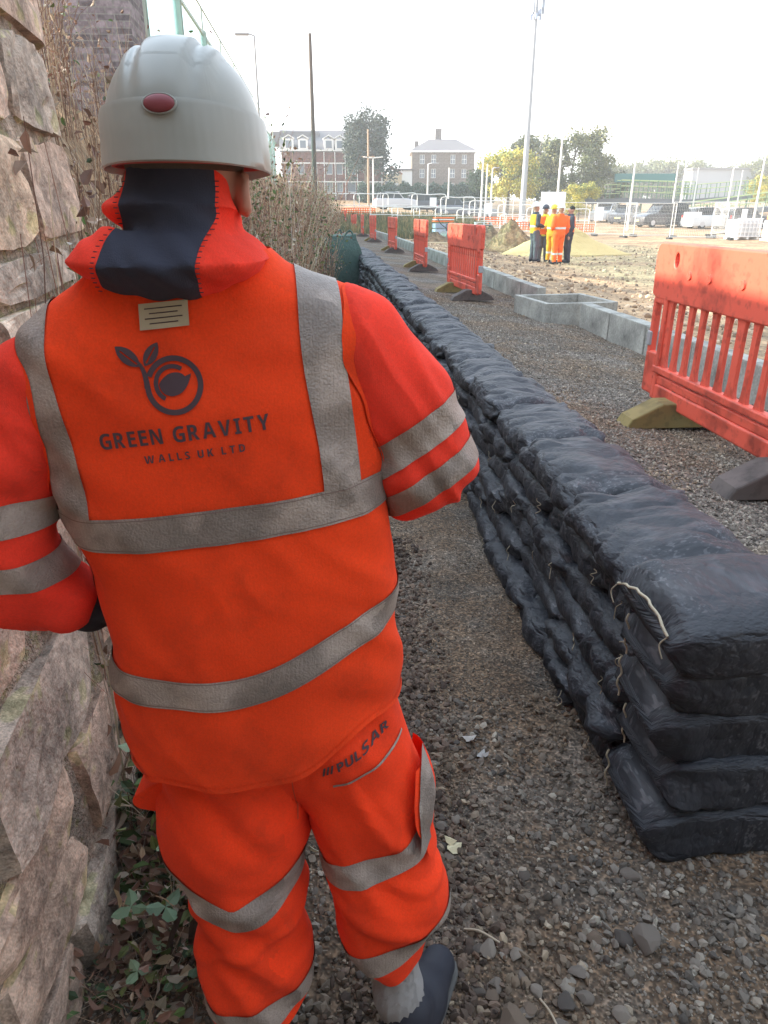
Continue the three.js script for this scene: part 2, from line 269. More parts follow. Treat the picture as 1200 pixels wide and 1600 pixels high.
const bagWall = thing('bag_wall', 'low retaining wall of stacked black filled fabric bags running beside the path', 'wall', [1.03, 0, -WALL_NEAR]);
{
  const r = rng(21), rows = 6, H = .119, L = .62;
  const variants = [...Array(12)].map((_, i) => bagGeo(31 + i, L / 2 + .035, H / 2 + .014, .188 + .009 * (i % 3), 1.1 + .5 * (i % 3)));
  const capV = [...Array(7)].map((_, i) => bagGeo(61 + i, L / 2 + .03, H / 2 + .024, .205 + .01 * (i % 2), 1.7, 2.7));
  let nb = 0;
  const seam = (b, pts, rad = .0028) => part('seam', tb(pts, rad, 20, 5), mTwine, b);
  for (let k = 0; k < rows; k++) {
    let z = -.335, first = 1;
    const top = k === rows - 1;
    while (-z < WALL_FAR - WALL_NEAR) {
      const len = L * (.94 + .12 * r()) * (first && k % 2 === 0 ? .52 : 1), v = top ? capV[nb % 7] : variants[(nb * 5) % 12], b = part(nb ? `bag_${String(nb).padStart(3, '0')}` : 'bag', v, mBag, bagWall);
      b.scale.set(.96 + .1 * r(), .98 + .1 * r(), len / L);
      b.position.set((r() - .5) * .045 + k * .006, H * (k + .5) + (r() - .5) * .016 + (top ? .008 : 0), z - len / 2);
      b.rotation.set((r() - .5) * .11, (r() - .5) * .09, (r() - .5) * .16);
      if (-z < 5 && !top && r() < .75) { // frayed twine at the sewn end
        const q = [-.17, -.01, len / 2], e = []; for (let i = 0; i < 6; i++) e.push([q[0] - .028 - .02 * r(), q[1] + .03 - i * .013 + .008 * r(), q[2] + .02 * (r() - .5)]);
        seam(b, e, .0017);
      }
      z -= len; nb++; first = 0;
    }
  }
  // headers closing the near end: lengths across the wall
  const heads = [[.0, .15, 0], [.145, .155, 1], [.295, .155, 2], [.445, .15, 3]], hv = [bagGeo(91, .38, .098, .175, .9, 7), bagGeo(92, .385, .099, .18, 1.0, 6), bagGeo(93, .38, .098, .172, .8, 7), bagGeo(94, .385, .102, .178, 1.1, 6)];
  heads.forEach(([y, h, s], k) => {
    for (let c = 0; c < 2; c++) {
      const b = part(`bag_${String(nb++).padStart(3, '0')}`, hv[(k + c) % 4], mBag, bagWall);
      b.rotation.set((r() - .5) * .06, Math.PI / 2 + (r() - .5) * .10, (r() - .5) * .05); b.position.set(-.17 + .36 + c * .74 + (r() - .5) * .05, y + h / 2 + .005, -.16 - k * .012); b.scale.y = h / .165;
      const e = [], f = []; for (let i = 0; i <= 10; i++) { e.push([.178 + .004 * Math.sin(i * 2.1 + k), -.075 + .012 * Math.sin(i * .7 + k * 2) * (i / 10), -.36 + i * .072]); }
      if (k < 3) seam(b, e.map(([x, yy, z]) => [x + .004, yy + .155, z]), .0022);
      if (c === 0) { for (let i = 0; i < 8; i++) f.push([.12 - .002 * i, .075 - i * .02, -.375 - .006 * Math.sin(i * 1.7)]); seam(b, f, .0032); }
    }
  });
  const cap = [bagGeo(96, .41, .105, .205, .7, 3.6), bagGeo(97, .41, .105, .205, .8, 3.6)];
  for (let c = 0; c < 2; c++) {
    const b = part(`bag_${String(nb++).padStart(3, '0')}`, cap[c], mBag, bagWall);
    b.rotation.set(.03, Math.PI / 2 + .03 * (c - .5), 0); b.position.set(.2 + c * .79, .655, -.2);
    const f = []; for (let i = 0; i < 10; i++) f.push([.17 - .035 * i + .004 * Math.sin(i * 2.3), .0 + .055 * Math.sin(i / 9 * 2.6), -.405 - .004 * Math.cos(i * 3)]);
    if (!c) { seam(b, f, .0045); for (const q of [0, 9]) seam(b, [f[q], [f[q][0] + .01, f[q][1] - .03, f[q][2] - .012], [f[q][0] - .008, f[q][1] - .06, f[q][2] - .008]], .002); }
  }
}

// ---------------------------------------------------------------- concrete kerb with a square pit
const concTex = tex(512, (u, v) => { const a = pf(u, v, 5, 5), b = pf(u, v, 60, 3), s = .6 + .3 * (a - .5) + .16 * (b - .5); return [s, s * .985, s * .95]; });
const concBump = tex(512, (u, v) => pf(u, v, 50, 3) * .5 + .5 * pf(u + .3, v, 9, 4), false);
const mConc = M(lin(.95, .95, .92), .9, { map: concTex, bumpMap: concBump, bumpScale: .004 });
{
  const r = rng(41), k = thing('kerb', 'line of pale concrete kerb blocks edging the gravel terrace', 'kerb', [3.08, 0, -3]);
  let z = 0, n = 0; const bl = .9;
  while (z > -48) {
    const wz = -3 + z; if (!(wz < -8.3 && wz > -9.9)) {
      const b = part(n ? `block_${String(n).padStart(3, '0')}` : 'block', boxUV(rb(.13 + .006 * r(), .36, bl - .012, .012)), n % 3 ? mConc : mConc, k);
      b.position.set((r() - .5) * .02, G(3.08, wz) + .085 + .008 * (r() - .5) + .02, z - bl / 2); b.rotation.y = (r() - .5) * .012; n++;
    } z -= bl;
  }
  const y = G(2.95, -9) - .11, p = thing('tree_pit', 'square open box of concrete slabs set into the kerb line', 'tree pit', [2.95, y, -9.05], .12); p.scale.set(.84, 1, .84);
  part('slab', boxUV(rb(.95, .36, .08, .01, .1, .18, .56)), mConc, p); part('slab_001', boxUV(rb(.95, .36, .08, .01, .1, .18, -.56)), mConc, p);
  part('slab_002', boxUV(rb(.08, .362, 1.2, .01, -.415, .181, 0)), mConc, p); part('slab_003', boxUV(rb(.08, .362, 1.2, .01, .615, .181, 0)), mConc, p);
}

// ---------------------------------------------------------------- plastic barriers
const plTex = tex(512, (u, v) => { const a = pf(u, v, 6, 5), b = pf(u + .2, v * 1.0, 30, 3), s = 1 - .22 * sst(.5, .8, a) - .12 * sst(.55, .8, b); return [s, s * .98, s * .98]; });
const mPlast = M(lin(.72, .11, .065), .55, { map: plTex, bumpMap: concBump, bumpScale: .001 }), mFootD = M(lin(.12, .10, .09), .85, { map: plTex }), mFootY = M(lin(.24, .19, .07), .85, { map: plTex }), mGreyPl = M(lin(.32, .31, .32), .7);
function barrier(label, pos, turn, tilt = 0) {
  const b = thing('barrier', label, 'barrier', pos, turn, 'red plastic barriers along the gravel terrace'), L = 2.0;
  // panel stands in local x (length) / y; thickness z. bottom of the panel at .09
  const S = new THREE.Shape(); const x0 = -L / 2, x1 = L / 2, rr = .06;
  S.moveTo(x0 + rr, .70); S.lineTo(x1 - rr, .70); S.lineTo(x1 - .01, .72); S.lineTo(x1, .93); S.quadraticCurveTo(x1, 1.0, x1 - .05, 1.0); S.lineTo(x0 + .30, 1.0); S.lineTo(x0 + .29, .985); S.lineTo(x0 + .21, .985); S.lineTo(x0 + .2, 1.0); S.lineTo(x0 + .05, 1.0); S.quadraticCurveTo(x0, 1.0, x0, .93); S.lineTo(x0 + .01, .72); S.closePath();
  const hole = (cx, cyy, rx, ry) => { const h = new THREE.Path(); h.absellipse(cx, cyy, rx, ry, 0, Math.PI * 2); S.holes.push(h); };
  hole(x0 + .26, .92, .035, .05); hole(x1 - .26, .92, .035, .05);
  part('top_board', boxUV(new THREE.ExtrudeGeometry(S, { depth: .03, bevelEnabled: true, bevelThickness: .012, bevelSize: .01, bevelSegments: 2, curveSegments: 8 }).translate(0, 0, -.015)), mPlast, b);
  for (const x of [-.52, -.3, .02, .34, .56]) for (const s of [-1, 1]) part('boss', cy(.022, .028, .012, x, .85, s * .03, 12, Math.PI / 2), mPlast, b);
  part('bottom_rail', boxUV(merge([rb(L - .3, .10, .05, .015, 0, .15, 0), rb(L - .3, .055, .034, .012, 0, .225, 0), rb(L - .28, .045, .06, .012, 0, .285, 0)])), mPlast, b);
  const n = 13, w = L - .46;
  for (let i = 0; i < n; i++) { const x = -w / 2 + w * i / (n - 1), t = i % 6 === 0 ? 1.5 : 1; const g = new THREE.Shape(), a = .019 * t; g.moveTo(x - a * 1.9, .295); g.quadraticCurveTo(x - a, .33, x - a, .4); g.lineTo(x - a, .62); g.quadraticCurveTo(x - a, .68, x - a * 1.9, .715); g.lineTo(x + a * 1.9, .715); g.quadraticCurveTo(x + a, .68, x + a, .62); g.lineTo(x + a, .4); g.quadraticCurveTo(x + a, .33, x + a * 1.9, .295); g.closePath(); part('slat', boxUV(new THREE.ExtrudeGeometry(g, { depth: .012, bevelEnabled: true, bevelThickness: .005, bevelSize: .004, bevelSegments: 1, curveSegments: 4 }).translate(0, 0, -.006)), mPlast, b); }
  for (const s of [-1, 1]) {
    const e = [rb(.05, .78, .055, .016, s * (L / 2 - .19), .5, 0), rb(.045, .34, .045, .014, s * (L / 2 - .045), .53, .0), rb(.15, .06, .05, .015, s * (L / 2 - .11), .69, 0), rb(.16, .26, .05, .018, s * (L / 2 - .10), .25, 0)];
    part('end_post', boxUV(merge(e)), mPlast, b);
    part('clip', rb(.05, .09, .06, .01, s * (L / 2 - .04), .45, 0), mGreyPl, b);
    const f = new THREE.Shape(); f.moveTo(-.3, 0); f.lineTo(.3, 0); f.lineTo(.27, .045); f.lineTo(.1, .13); f.lineTo(-.1, .13); f.lineTo(-.27, .045); f.closePath();
    const foot = part('foot', boxUV(new THREE.ExtrudeGeometry(f, { depth: .15, bevelEnabled: true, bevelThickness: .01, bevelSize: .01, bevelSegments: 2 }).translate(0, .01, -.075).rotateY(Math.PI / 2).translate(s * .56, 0, 0)), s > 0 ? mFootY : mFootD, b);
    part('stem', rb(.05, .14, .03, .006, s * .56, .17, 0), mFootD, b);
  }
  b.rotation.order = 'YXZ'; b.rotation.x = tilt; return b;
}
{
  const spots = [ // X, D (middle), turn about y, label
    [2.05, 3.4, .0, ''],
    [2.1, 11.0, .06, 'red plastic barrier on dark feet just beyond the square tree pit'],
    [2.13, 16.2, .0, 'second red barrier beyond the square tree pit'],
    [2.22, 23.6, .03, 'third red barrier beyond the square tree pit, level with the end of the bag wall'],
    [2.15, 31.5, .05, 'small distant red barrier in the row past the end of the bag wall'],
    [2.1, 38.5, .0, 'small distant red barrier in the row past the end of the bag wall'],
    [2.0, 46, .1, 'small distant red barrier in the row past the end of the bag wall'],
    [1.7, 52, .0, 'small distant red barrier in the row past the end of the bag wall'],
  ];
  spots[0][3] = 'largest red plastic barrier with a yellow foot beside the nearer bags of the wall';
  for (const [X, D, t, l] of spots) barrier(l, [X, G(X, -D) + .012, -D], Math.PI / 2 + t, 0);
}
// ---------------------------------------------------------------- the worker on the path (built in camera-aligned metres: x right, z = -distance)
const clothTex = tex(512, (u, v) => { const a = pf(u, v, 5, 5), b = pn(u * 256, v * 256, 256), d = sst(.6, .78, pf(u + .45, v + .3, 6, 5)), s = .95 + .10 * (a - .5) + .06 * (b - .5) - .06 * d; return [s, s * .98, s * .96]; });
const clothBump = tex(512, (u, v) => .5 * pf(u, v, 8, 4) + .25 * pn(u * 256, v * 256, 256) + .25 * Math.abs(Math.sin(u * 700)), false);
const mVest = M(lin(1.0, .062, .003), .95, { map: withRep(clothTex, 2), bumpMap: withRep(clothBump, 3), bumpScale: .0011, side: THREE.DoubleSide });
const mSweat = M(lin(1.0, .05, .022), .96, { map: withRep(clothTex, 2), bumpMap: withRep(clothBump, 5), bumpScale: .0011, side: THREE.DoubleSide });
const mTrou = M(lin(1.0, .052, .003), .95, { map: withRep(clothTex, 2), bumpMap: withRep(clothBump, 3), bumpScale: .0011, side: THREE.DoubleSide });
const tapeTex = tex(512, (u, v) => { const a = pf(u, v, 8, 4), b = Math.abs(pf(u + .3, v + .2, 7, 4) - .5), c = pn(u * 250, v * 250, 250), s = .84 + .22 * (a - .5) - .16 * sst(.45, .7, pf(u + .3, v + .2, 5, 4)) + .06 * (c - .5); return [s, s * .985, s * .97]; });
const mTape = M(lin(.56, .47, .42), .5, { map: withRep(tapeTex, 2.5), bumpMap: withRep(clothBump, 2.2), bumpScale: .004, side: THREE.DoubleSide });
const mNavy = M(lin(.035, .038, .06), .95, { bumpMap: withRep(clothBump, 5), bumpScale: .0011, side: THREE.DoubleSide });
const mBlack = M(lin(.018, .018, .024), .8), mStitch = M(lin(.6, .05, .01), .8), mSkin = M(lin(.47, .24, .17), .6), mSock = M(lin(.36, .34, .33), .95, { bumpMap: withRep(clothBump, 8), bumpScale: .002 }), mShoe = M(lin(.022, .023, .034), .7);
const mHelmet = new THREE.MeshPhysicalMaterial({ color: lin(.33, .33, .30), roughness: .38, clearcoat: .25, clearcoatRoughness: .3, bumpMap: withRep(concBump, 1), bumpScale: .0006 });
const mBadge = M(lin(.22, .04, .05), .5), mInk = M(lin(.075, .045, .055), .85), mLabel = M(lin(.46, .38, .26), .8);

const mStitchT = M(lin(.22, .15, .13), .9);
const MB = [-.16, 1.02];
const man = thing('person', 'large worker in orange vest and trousers with white helmet, back turned, on the path', 'person', CW(MB[0], 0, MB[1]), -YAW);
const put = (name, g, m, parent = man, label) => { g.translate(-MB[0], 0, MB[1]); if (!g.attributes.uv) boxUV(g); return part(name, g, m, parent, label); };
function projector(g, lo, hi) { // height (z) of a mesh's back over (x, y), from its triangles
  const p = g.attributes.position, ix = g.index.array, c = .012, grid = new Map(), tri = [];
  for (let t = 0; t < ix.length; t += 3) { const v = [0, 1, 2].map((k) => [p.getX(ix[t + k]), p.getY(ix[t + k]), p.getZ(ix[t + k])]); if (v.some((q) => q.some((w, k) => w < lo[k] || w > hi[k]))) continue; const n = tri.push(v) - 1; const xs = v.map((q) => Math.floor(q[0] / c)), ys = v.map((q) => Math.floor(q[1] / c)); for (let i = Math.min(...xs); i <= Math.max(...xs); i++) for (let j = Math.min(...ys); j <= Math.max(...ys); j++) { const k = i * 4096 + j; grid.has(k) ? grid.get(k).push(n) : grid.set(k, [n]); } }
  return (x, y) => { let best; for (const n of grid.get(Math.floor(x / c) * 4096 + Math.floor(y / c)) ?? []) { const [a, b, d] = tri[n], D = (b[1] - d[1]) * (a[0] - d[0]) + (d[0] - b[0]) * (a[1] - d[1]), u = ((b[1] - d[1]) * (x - d[0]) + (d[0] - b[0]) * (y - d[1])) / D, v = ((d[1] - a[1]) * (x - d[0]) + (a[0] - d[0]) * (y - d[1])) / D, w = 1 - u - v; if (u < -.001 || v < -.001 || w < -.001) continue; const z = u * a[2] + v * b[2] + w * d[2]; if (best === undefined || z > best) best = z; } return best; };
}
const thin = (f, w) => [(...p) => f(...p) + w, (...p) => w - f(...p)];
const BETA = 9 * Math.PI / 180, cB = Math.cos(BETA), sB = Math.sin(BETA);
const TOR = [ // y, cx, cd, half width, half depth
  [.60, -.208, 1.085, .225, .15], [.70, -.210, 1.085, .232, .155], [.80, -.222, 1.09, .240, .158], [.93, -.222, 1.095, .240, .156], [1.1, -.230, 1.105, .240, .150], [1.25, -.26, 1.11, .264, .146], [1.38, -.276, 1.115, .266, .138], [1.46, -.283, 1.12, .245, .125], [1.52, -.288, 1.12, .19, .11], [1.58, -.292, 1.12, .12, .10], [1.64, -.29, 1.11, .085, .08]];
const torso = (x, y, z, inf = 0) => {
  const [cx, cd, a, b] = pw(TOR, y), dx = x - cx, dd = -z - cd, u = dx * cB + dd * sB, v = -dx * sB + dd * cB;
  const k = Math.pow(Math.pow(Math.abs(u) / (a + inf), 2.5) + Math.pow(Math.abs(v) / (b + inf), 2.5), .4), r = Math.hypot(u, v) || 1e-5;
  return (1 - 1 / Math.max(k, .05)) * r * .8;
};
const SH = { L: [-.515, 1.405, -1.055], R: [-.045, 1.445, -1.15] };
const chain = (x, y, z, J, k = .04) => { let d = 9; for (let i = 0; i + 1 < J.length; i++) d = smin(d, sCap(x, y, z, J[i], J[i + 1], J[i][3], J[i + 1][3]), k); return d; };
const ARM_R = [[-.06, 1.45, -1.14, .088], [.02, 1.355, -1.155, .083], [.058, 1.255, -1.165, .083], [.02, 1.215, -1.28, .075], [-.07, 1.23, -1.40, .05]];
const ARM_L = [[-.52, 1.395, -1.06, .08], [-.59, 1.30, -1.04, .086], [-.64, 1.20, -1.01, .082], [-.605, 1.115, -1.02, .070], [-.55, 1.055, -1.045, .054]];
const YO = (x, y, z, inf = 0) => smin(smin(torso(x, y, z, inf), sCap(x, y, z, [-.45, 1.432, -1.075], [-.30, 1.50, -1.13], .083 + inf, .075 + inf), .06), sCap(x, y, z, [-.30, 1.50, -1.13], [-.09, 1.462, -1.15], .075 + inf, .086 + inf), .06);
const vestF = (x, y, z) => YO(x, y, z, .006);
const sleeve = (x, y, z) => Math.min(chain(x, y, z, ARM_R), chain(x, y, z, ARM_L));
// cloth: broad soft drape, sharper creases near the waist and arms
const crease = (x, y, z, s) => { const w = .6 * N3(x * 3, y * 3, z * 3 + s); const n = Math.abs(N3(x * 4 + w + s, y * 9 + x * 7 + w, z * 4)); return Math.exp(-n * n * 14); };
const drapeV = (x, y, z) => { const lo = sst(1.3, .85, y), side = sst(.1, .24, Math.abs(x + .23)); return .008 * fbm(x * 5, y * 4, z * 5, 3) + .008 * side * N3(x * 5 + y * 9, y * 4, z * 5) * (.4 + lo) + .006 * lo * Math.pow(Math.max(0, N3(x * 7 - y * 11 + 3, y * 2, 2)), 1) + crease(x, y, z, 3) * (.003 + .006 * lo * side + .003 * side) + .006 * lo * N3(x * 9 + y * 2, y * 1.2, 4) - .004 * crease(x + 2, y * .8, z, 8) * side; };
{
  // body inside the clothes: one continuous surface
  const HX = -.275, body = (x, y, z) => {
    let d = Math.max(torso(x, y, z, -.035), .74 - y, y - 1.6);
    d = smin(d, chain(x, y, z, ARM_R.map((j) => [j[0], j[1], j[2], j[3] - .028]), .02), .03); d = smin(d, chain(x, y, z, ARM_L.map((j) => [j[0], j[1], j[2], j[3] - .028]), .02), .03);
    d = smin(d, chain(x, y, z, [[-.29, .72, -1.07, .09], [-.28, .44, -1.02, .06], [-.262, .10, -.965, .035], [-.25, .045, -1.08, .03]]), .04);
    d = smin(d, chain(x, y, z, [[-.10, .74, -1.08, .09], [-.005, .44, -1.035, .06], [.03, .12, -.975, .035], [.115, .045, -1.06, .03]]), .04);
    d = smin(d, sCap(x, y, z, [-.29, 1.5, -1.12], [HX, 1.66, -1.10], .065, .058), .03);
    let h = smin(sEll(x, y, z, [HX, 1.735, -1.105], [.076, .095, .096]), sEll(x, y, z, [HX, 1.665, -1.145], [.055, .068, .06]), .05);
    h = smin(h, sCap(x, y, z, [HX, 1.71, -1.20], [HX, 1.675, -1.222], .008, .013), .02);                                             // nose
    h = smin(h, sCap(x, y, z, [HX - .018, 1.645, -1.203], [HX + .018, 1.645, -1.203], .006, .006), .012);                               // mouth
    for (const s of [-1, 1]) { h = smax(h, .011 - Math.hypot(x - HX - s * .03, y - 1.715, z + 1.2), .012); let e = sEll(x, y, z, [HX + s * .081, 1.672, -1.088], [.011, .031, .02]); e = smax(e, -sEll(x, y, z, [HX + s * .092, 1.674, -1.093], [.008, .018, .011]), .006); h = smin(h, e, .008); }
    return smin(d, h, .03);
  };
  put('body', nets(body, [-.75, -.01, -1.55], [.2, 1.87, -.85], .011), mSkin);
  const hair = (x, y, z) => { const d = smin(sEll(x, y, z, [HX, 1.735, -1.105], [.080, .098, .100]), sEll(x, y, z, [HX, 1.69, -1.07], [.066, .05, .06]), .03); return Math.max(d, -(z + 1.155) * -1 > 0 ? d : -(z + 1.16), 1.70 - y); };
  put('hair', nets(hair, [-.40, 1.6, -1.25], [-.15, 1.88, -.95], .008), M(lin(.09, .07, .055), .9));

  // sleeves of the sweatshirt
  const slv = nets((x, y, z) => sleeve(x, y, z) + 0, [-.75, .98, -1.48], [.2, 1.58, -.9], .0075, (x, y, z) => .007 * fbm(x * 6, y * 6, z * 6, 2) + .009 * N3(x * 6 + 2, y * 16 - x * 10, z * 8) * sst(1.4, 1.27, y) + crease(x * 1.6, y * 1.2, z, 6) * (.006 + .006 * sst(1.33, 1.24, y)) + .004 * crease(y, x * 1.3, z, 9));
  const isR = (x) => x + .3;
  const sR = cut(slv, [(x) => x + .3]), sL = cut(slv, [(x) => -.3 - x]);
  put('sleeve', sR, mSweat); put('sleeve_001', sL, mSweat);
  const bR = (x, y, z) => (x + .045) * .56 - (y - 1.445) * .83 + (z + 1.15) * .1, bandOf = (f, a, b) => [(...p) => f(...p) - a, (...p) => b - f(...p)];
  put('sleeve_tape', cut(slv, [(x) => x + .2, ...bandOf(bR, .142, .192)], .0022), mTape); put('sleeve_tape_001', cut(slv, [(x) => x + .2, ...bandOf(bR, .224, .264)], .0022), mTape);
  const bL = (x, y, z) => y + .12 * (x + .55);
  put('sleeve_tape_002', cut(slv, [(x) => -.4 - x, ...bandOf(bL, 1.205, 1.255)], .0022), mTape); put('sleeve_tape_003', cut(slv, [(x) => -.4 - x, ...bandOf(bL, 1.112, 1.158)], .0022), mTape);

  // vest
  const vestFull = nets(vestF, [-.62, .58, -1.32], [.14, 1.66, -.88], .0075, drapeV);
  const hem = (x, y) => y - .748 - .085 * sst(-.2, .0, x) + .004 * Math.sin(x * 40);
  const vest = cut(vestFull, [hem, (x, y) => 1.60 - y]);
  put('vest', vest, mVest);
  const zOf = projector(vestFull, [-.5, 1.25, -1.1], [-.05, 1.56, -.8]);
  const S = (x, z) => (x + .283) * cB + (-z - 1.115) * sB;                       // across the back
  const back = (x, y, z) => z + 1.20;
  const up = (x, y) => y - .07 * sst(-.1, .03, x) * 0 - .0;
  const tl = (x) => .085 * (x + .40), b1 = [(x, y) => y - 1.180 - tl(x), (x, y) => 1.235 + tl(x) - y];
  put('waist_tape', cut(vestFull, b1, .0025), mTape);
  const lowY = (x, y) => y - .105 * sst(-.26, .07, x) ;
  put('waist_tape_001', cut(vestFull, bandOf(lowY, .912, .966), .0025), mTape);
  const br = (x, y) => .028 * sst(1.25, 1.5, y);
  put('brace_tape', cut(vestFull, [(x, y, z) => S(x, z) - .172 + br(x, y) * .9, (x, y, z) => .230 - br(x, y) * .7 - S(x, z), (x, y) => y - 1.2349 - tl(x)], .0026), mTape);
  put('brace_tape_001', cut(vestFull, [(x, y, z) => -S(x, z) - .172 - br(x, y), (x, y, z) => .228 + br(x, y) - -S(x, z), (x, y) => y - 1.2349 - tl(x)], .0026), mTape);
  for (const e of [.004, .051]) { put('tape_stitch', cut(vestFull, thin((x, y) => y - 1.180 - tl(x) - e, .0007), .0031), mStitchT); put('tape_stitch', cut(vestFull, thin((x, y) => lowY(x, y) - .912 - e, .0007), .0031), mStitchT); }
  put('hem_binding', cut(vestFull, [(x, y) => hem(x, y), (x, y) => .010 - hem(x, y)], .0016), mVest);
  put('armhole_binding', cut(vestFull, [(x, y, z) => sleeve(x, y, z) - .001, (x, y, z) => 0.008 - sleeve(x, y, z)], .0035), mVest);
  put('side_seam', cut(vestFull, [...thin((x, y, z) => S(x, z) + .205, .0012), (x, y) => 1.18 + tl(x) - y, hem], .0022), mStitch);

  // print on the back: each letter and mark cut from the cloth surface, 1.5 mm proud
  const surfZ = (x, y) => zOf(x, y) ?? surfZ0(x, y), surfZ0 = (x, y) => { let a = -.85, b = -1.12; for (let i = 0; i < 60; i++) { const z = mix(a, b, i / 60); if (vestF(x, y, z) < .0) { a = z + .006; b = z; break; } } for (let k = 0; k < 12; k++) { const m = (a + b) / 2; vestF(x, y, m) < 0 ? b = m : a = m; } const z = (a + b) / 2; return z + drapeV(x, y, z); };
  const O = [-.286, 1.398];
  const wrap = (g, lift) => { // flat artwork (x, y in metres; z 0..thin) laid on the back
    const p = g.attributes.position, t = .10;
    for (let i = 0; i < p.count; i++) { const ax = p.getX(i), ay = p.getY(i), x = O[0] + (ax * Math.cos(t) - ay * Math.sin(t)) * cB, y = O[1] + ax * Math.sin(t) + ay * Math.cos(t); p.setXYZ(i, x, y, surfZ(x, y) + lift + Math.max(0, p.getZ(i))); }
    g.computeVertexNormals(); return g;
  };
  const fine = (g, e) => { // split long triangles so that the print follows the cloth
    let n = g.index ? g.toNonIndexed() : g; let P = Array.from(n.attributes.position.array);
    for (let it = 0; it < 5; it++) { const Q = []; let any = false; for (let i = 0; i < P.length; i += 9) { const t = [0, 1, 2].map((k) => P.slice(i + 3 * k, i + 3 * k + 3)), L = [0, 1, 2].map((k) => Math.hypot(t[k][0] - t[(k + 1) % 3][0], t[k][1] - t[(k + 1) % 3][1])), m = L.indexOf(Math.max(...L)); if (L[m] < e) { Q.push(...t.flat()); continue; } any = true; const A = t[m], B = t[(m + 1) % 3], C = t[(m + 2) % 3], H = A.map((q, k) => (q + B[k]) / 2); Q.push(...A, ...H, ...C, ...H, ...B, ...C); } P = Q; if (!any) break; }
    const o = new THREE.BufferGeometry(); o.setAttribute('position', new THREE.Float32BufferAttribute(P, 3)); return o;
  };
  const print = (name, g, m, parent) => put(name, wrap(fine(g, .012), .0018), m, parent);
  const ringShape = (cx, cyy, r, w, a0, a1) => { const s = new THREE.Shape(); s.absarc(cx, cyy, r + w / 2, a0, a1, false); s.absarc(cx, cyy, r - w / 2, a1, a0, true); return s; };
  const leaf = (x, y, L, w, ang) => { const s = new THREE.Shape(), c = Math.cos(ang), q = Math.sin(ang), T = (a, b) => [x + a * c - b * q, y + a * q + b * c]; s.moveTo(...T(0, 0)); s.bezierCurveTo(...T(L * .25, w), ...T(L * .7, w), ...T(L, 0)); s.bezierCurveTo(...T(L * .7, -w), ...T(L * .25, -w), ...T(0, 0)); const h = new THREE.Path(); h.moveTo(...T(L * .12, .0012)); h.lineTo(...T(L * .8, .0012)); h.lineTo(...T(L * .8, -.0006)); h.lineTo(...T(L * .12, -.0012)); s.holes.push(h); return s; };
  const stem = new THREE.Shape(); stem.moveTo(-.0475, .066); stem.bezierCurveTo(-.044, .058, -.042, .05, -.0425, .03); stem.lineTo(-.0345, .03); stem.bezierCurveTo(-.035, .052, -.04, .062, -.0455, .0685);
  const pip = new THREE.Shape(); pip.moveTo(-.022, .034); pip.bezierCurveTo(-.012, .05, .008, .05, .014, .040); pip.lineTo(.023, .043); pip.bezierCurveTo(.018, .03, .012, .016, -.006, .016); pip.bezierCurveTo(-.018, .018, -.022, .026, -.022, .034);
  const sg = (s) => new THREE.ShapeGeometry(s, 24);
  const logo = print('back_print', merge([sg(ringShape(-.002, .03, .036, .0075, Math.PI, Math.PI * 2 + Math.PI * .98 - Math.PI * .12)), sg(ringShape(-.004, .033, .0225, .006, Math.PI * .28, Math.PI * 1.32)), sg(leaf(-.044, .060, .042, .0125, 2.35)), sg(leaf(-.038, .060, .036, .0115, .92)), sg(stem), sg(pip)]), mInk);
  logo.userData.label = 'dark sprout and curl logo printed on the back';
  const font = await new FontLoader().loadAsync('fonts/droid/droid_sans_bold.typeface.json');
  const word = (str, size, track, cx, y0, wScale = 1) => { // wide-tracked capitals
    const gs = []; let x = 0; for (const ch of str) { if (ch === ' ') { x += size * .55; continue; } const g = new THREE.ShapeGeometry(font.generateShapes(ch, size), 4); g.computeBoundingBox(); const b = g.boundingBox; g.translate(x - b.min.x, 0, 0); gs.push(g); x += (b.max.x - b.min.x) + track; }
    x -= track; gs.forEach((g) => { g.translate(-x / 2, 0, 0); g.scale(wScale, 1, 1); g.translate(cx, y0, 0); }); return gs;
  };
  for (const g of word('GREEN GRAVITY', .0225, .0052, .0, -.0475, .90)) print('letter', g, mInk, man);
  for (const g of word('WALLS UK LTD', .0112, .0056, .010, -.0735, .98)) print('letter', g, mInk, man);

  // small woven label under the hood
  { const g = new THREE.BufferGeometry(), p = [], I = []; for (let j = 0; j <= 6; j++) for (let i = 0; i <= 8; i++) { const x = -.300 + .066 * (i / 8 - .5), y = 1.520 + .034 * (j / 6 - .5) + .006 * (i / 8 - .5); p.push(x, y, surfZ(x, y) + .0035); } for (let j = 0; j < 6; j++) for (let i = 0; i < 8; i++) { const a = j * 9 + i; I.push(a, a + 1, a + 9, a + 1, a + 10, a + 9); } g.setAttribute('position', new THREE.Float32BufferAttribute(p, 3)); g.setIndex(I); g.computeVertexNormals(); put('label_tag', g, mLabel); for (let k = 0; k < 4; k++) { const q = [], w = .05 - .012 * (k % 2); for (let i = 0; i <= 6; i++) { const x = -.300 + w * (i / 6 - .5), y = 1.530 - k * .0065 + .006 * (x + .3) / .066; q.push([x, y, surfZ(x, y) + .0042]); } put('label_line', tb(q, .0007, 8, 4), mInk); } }

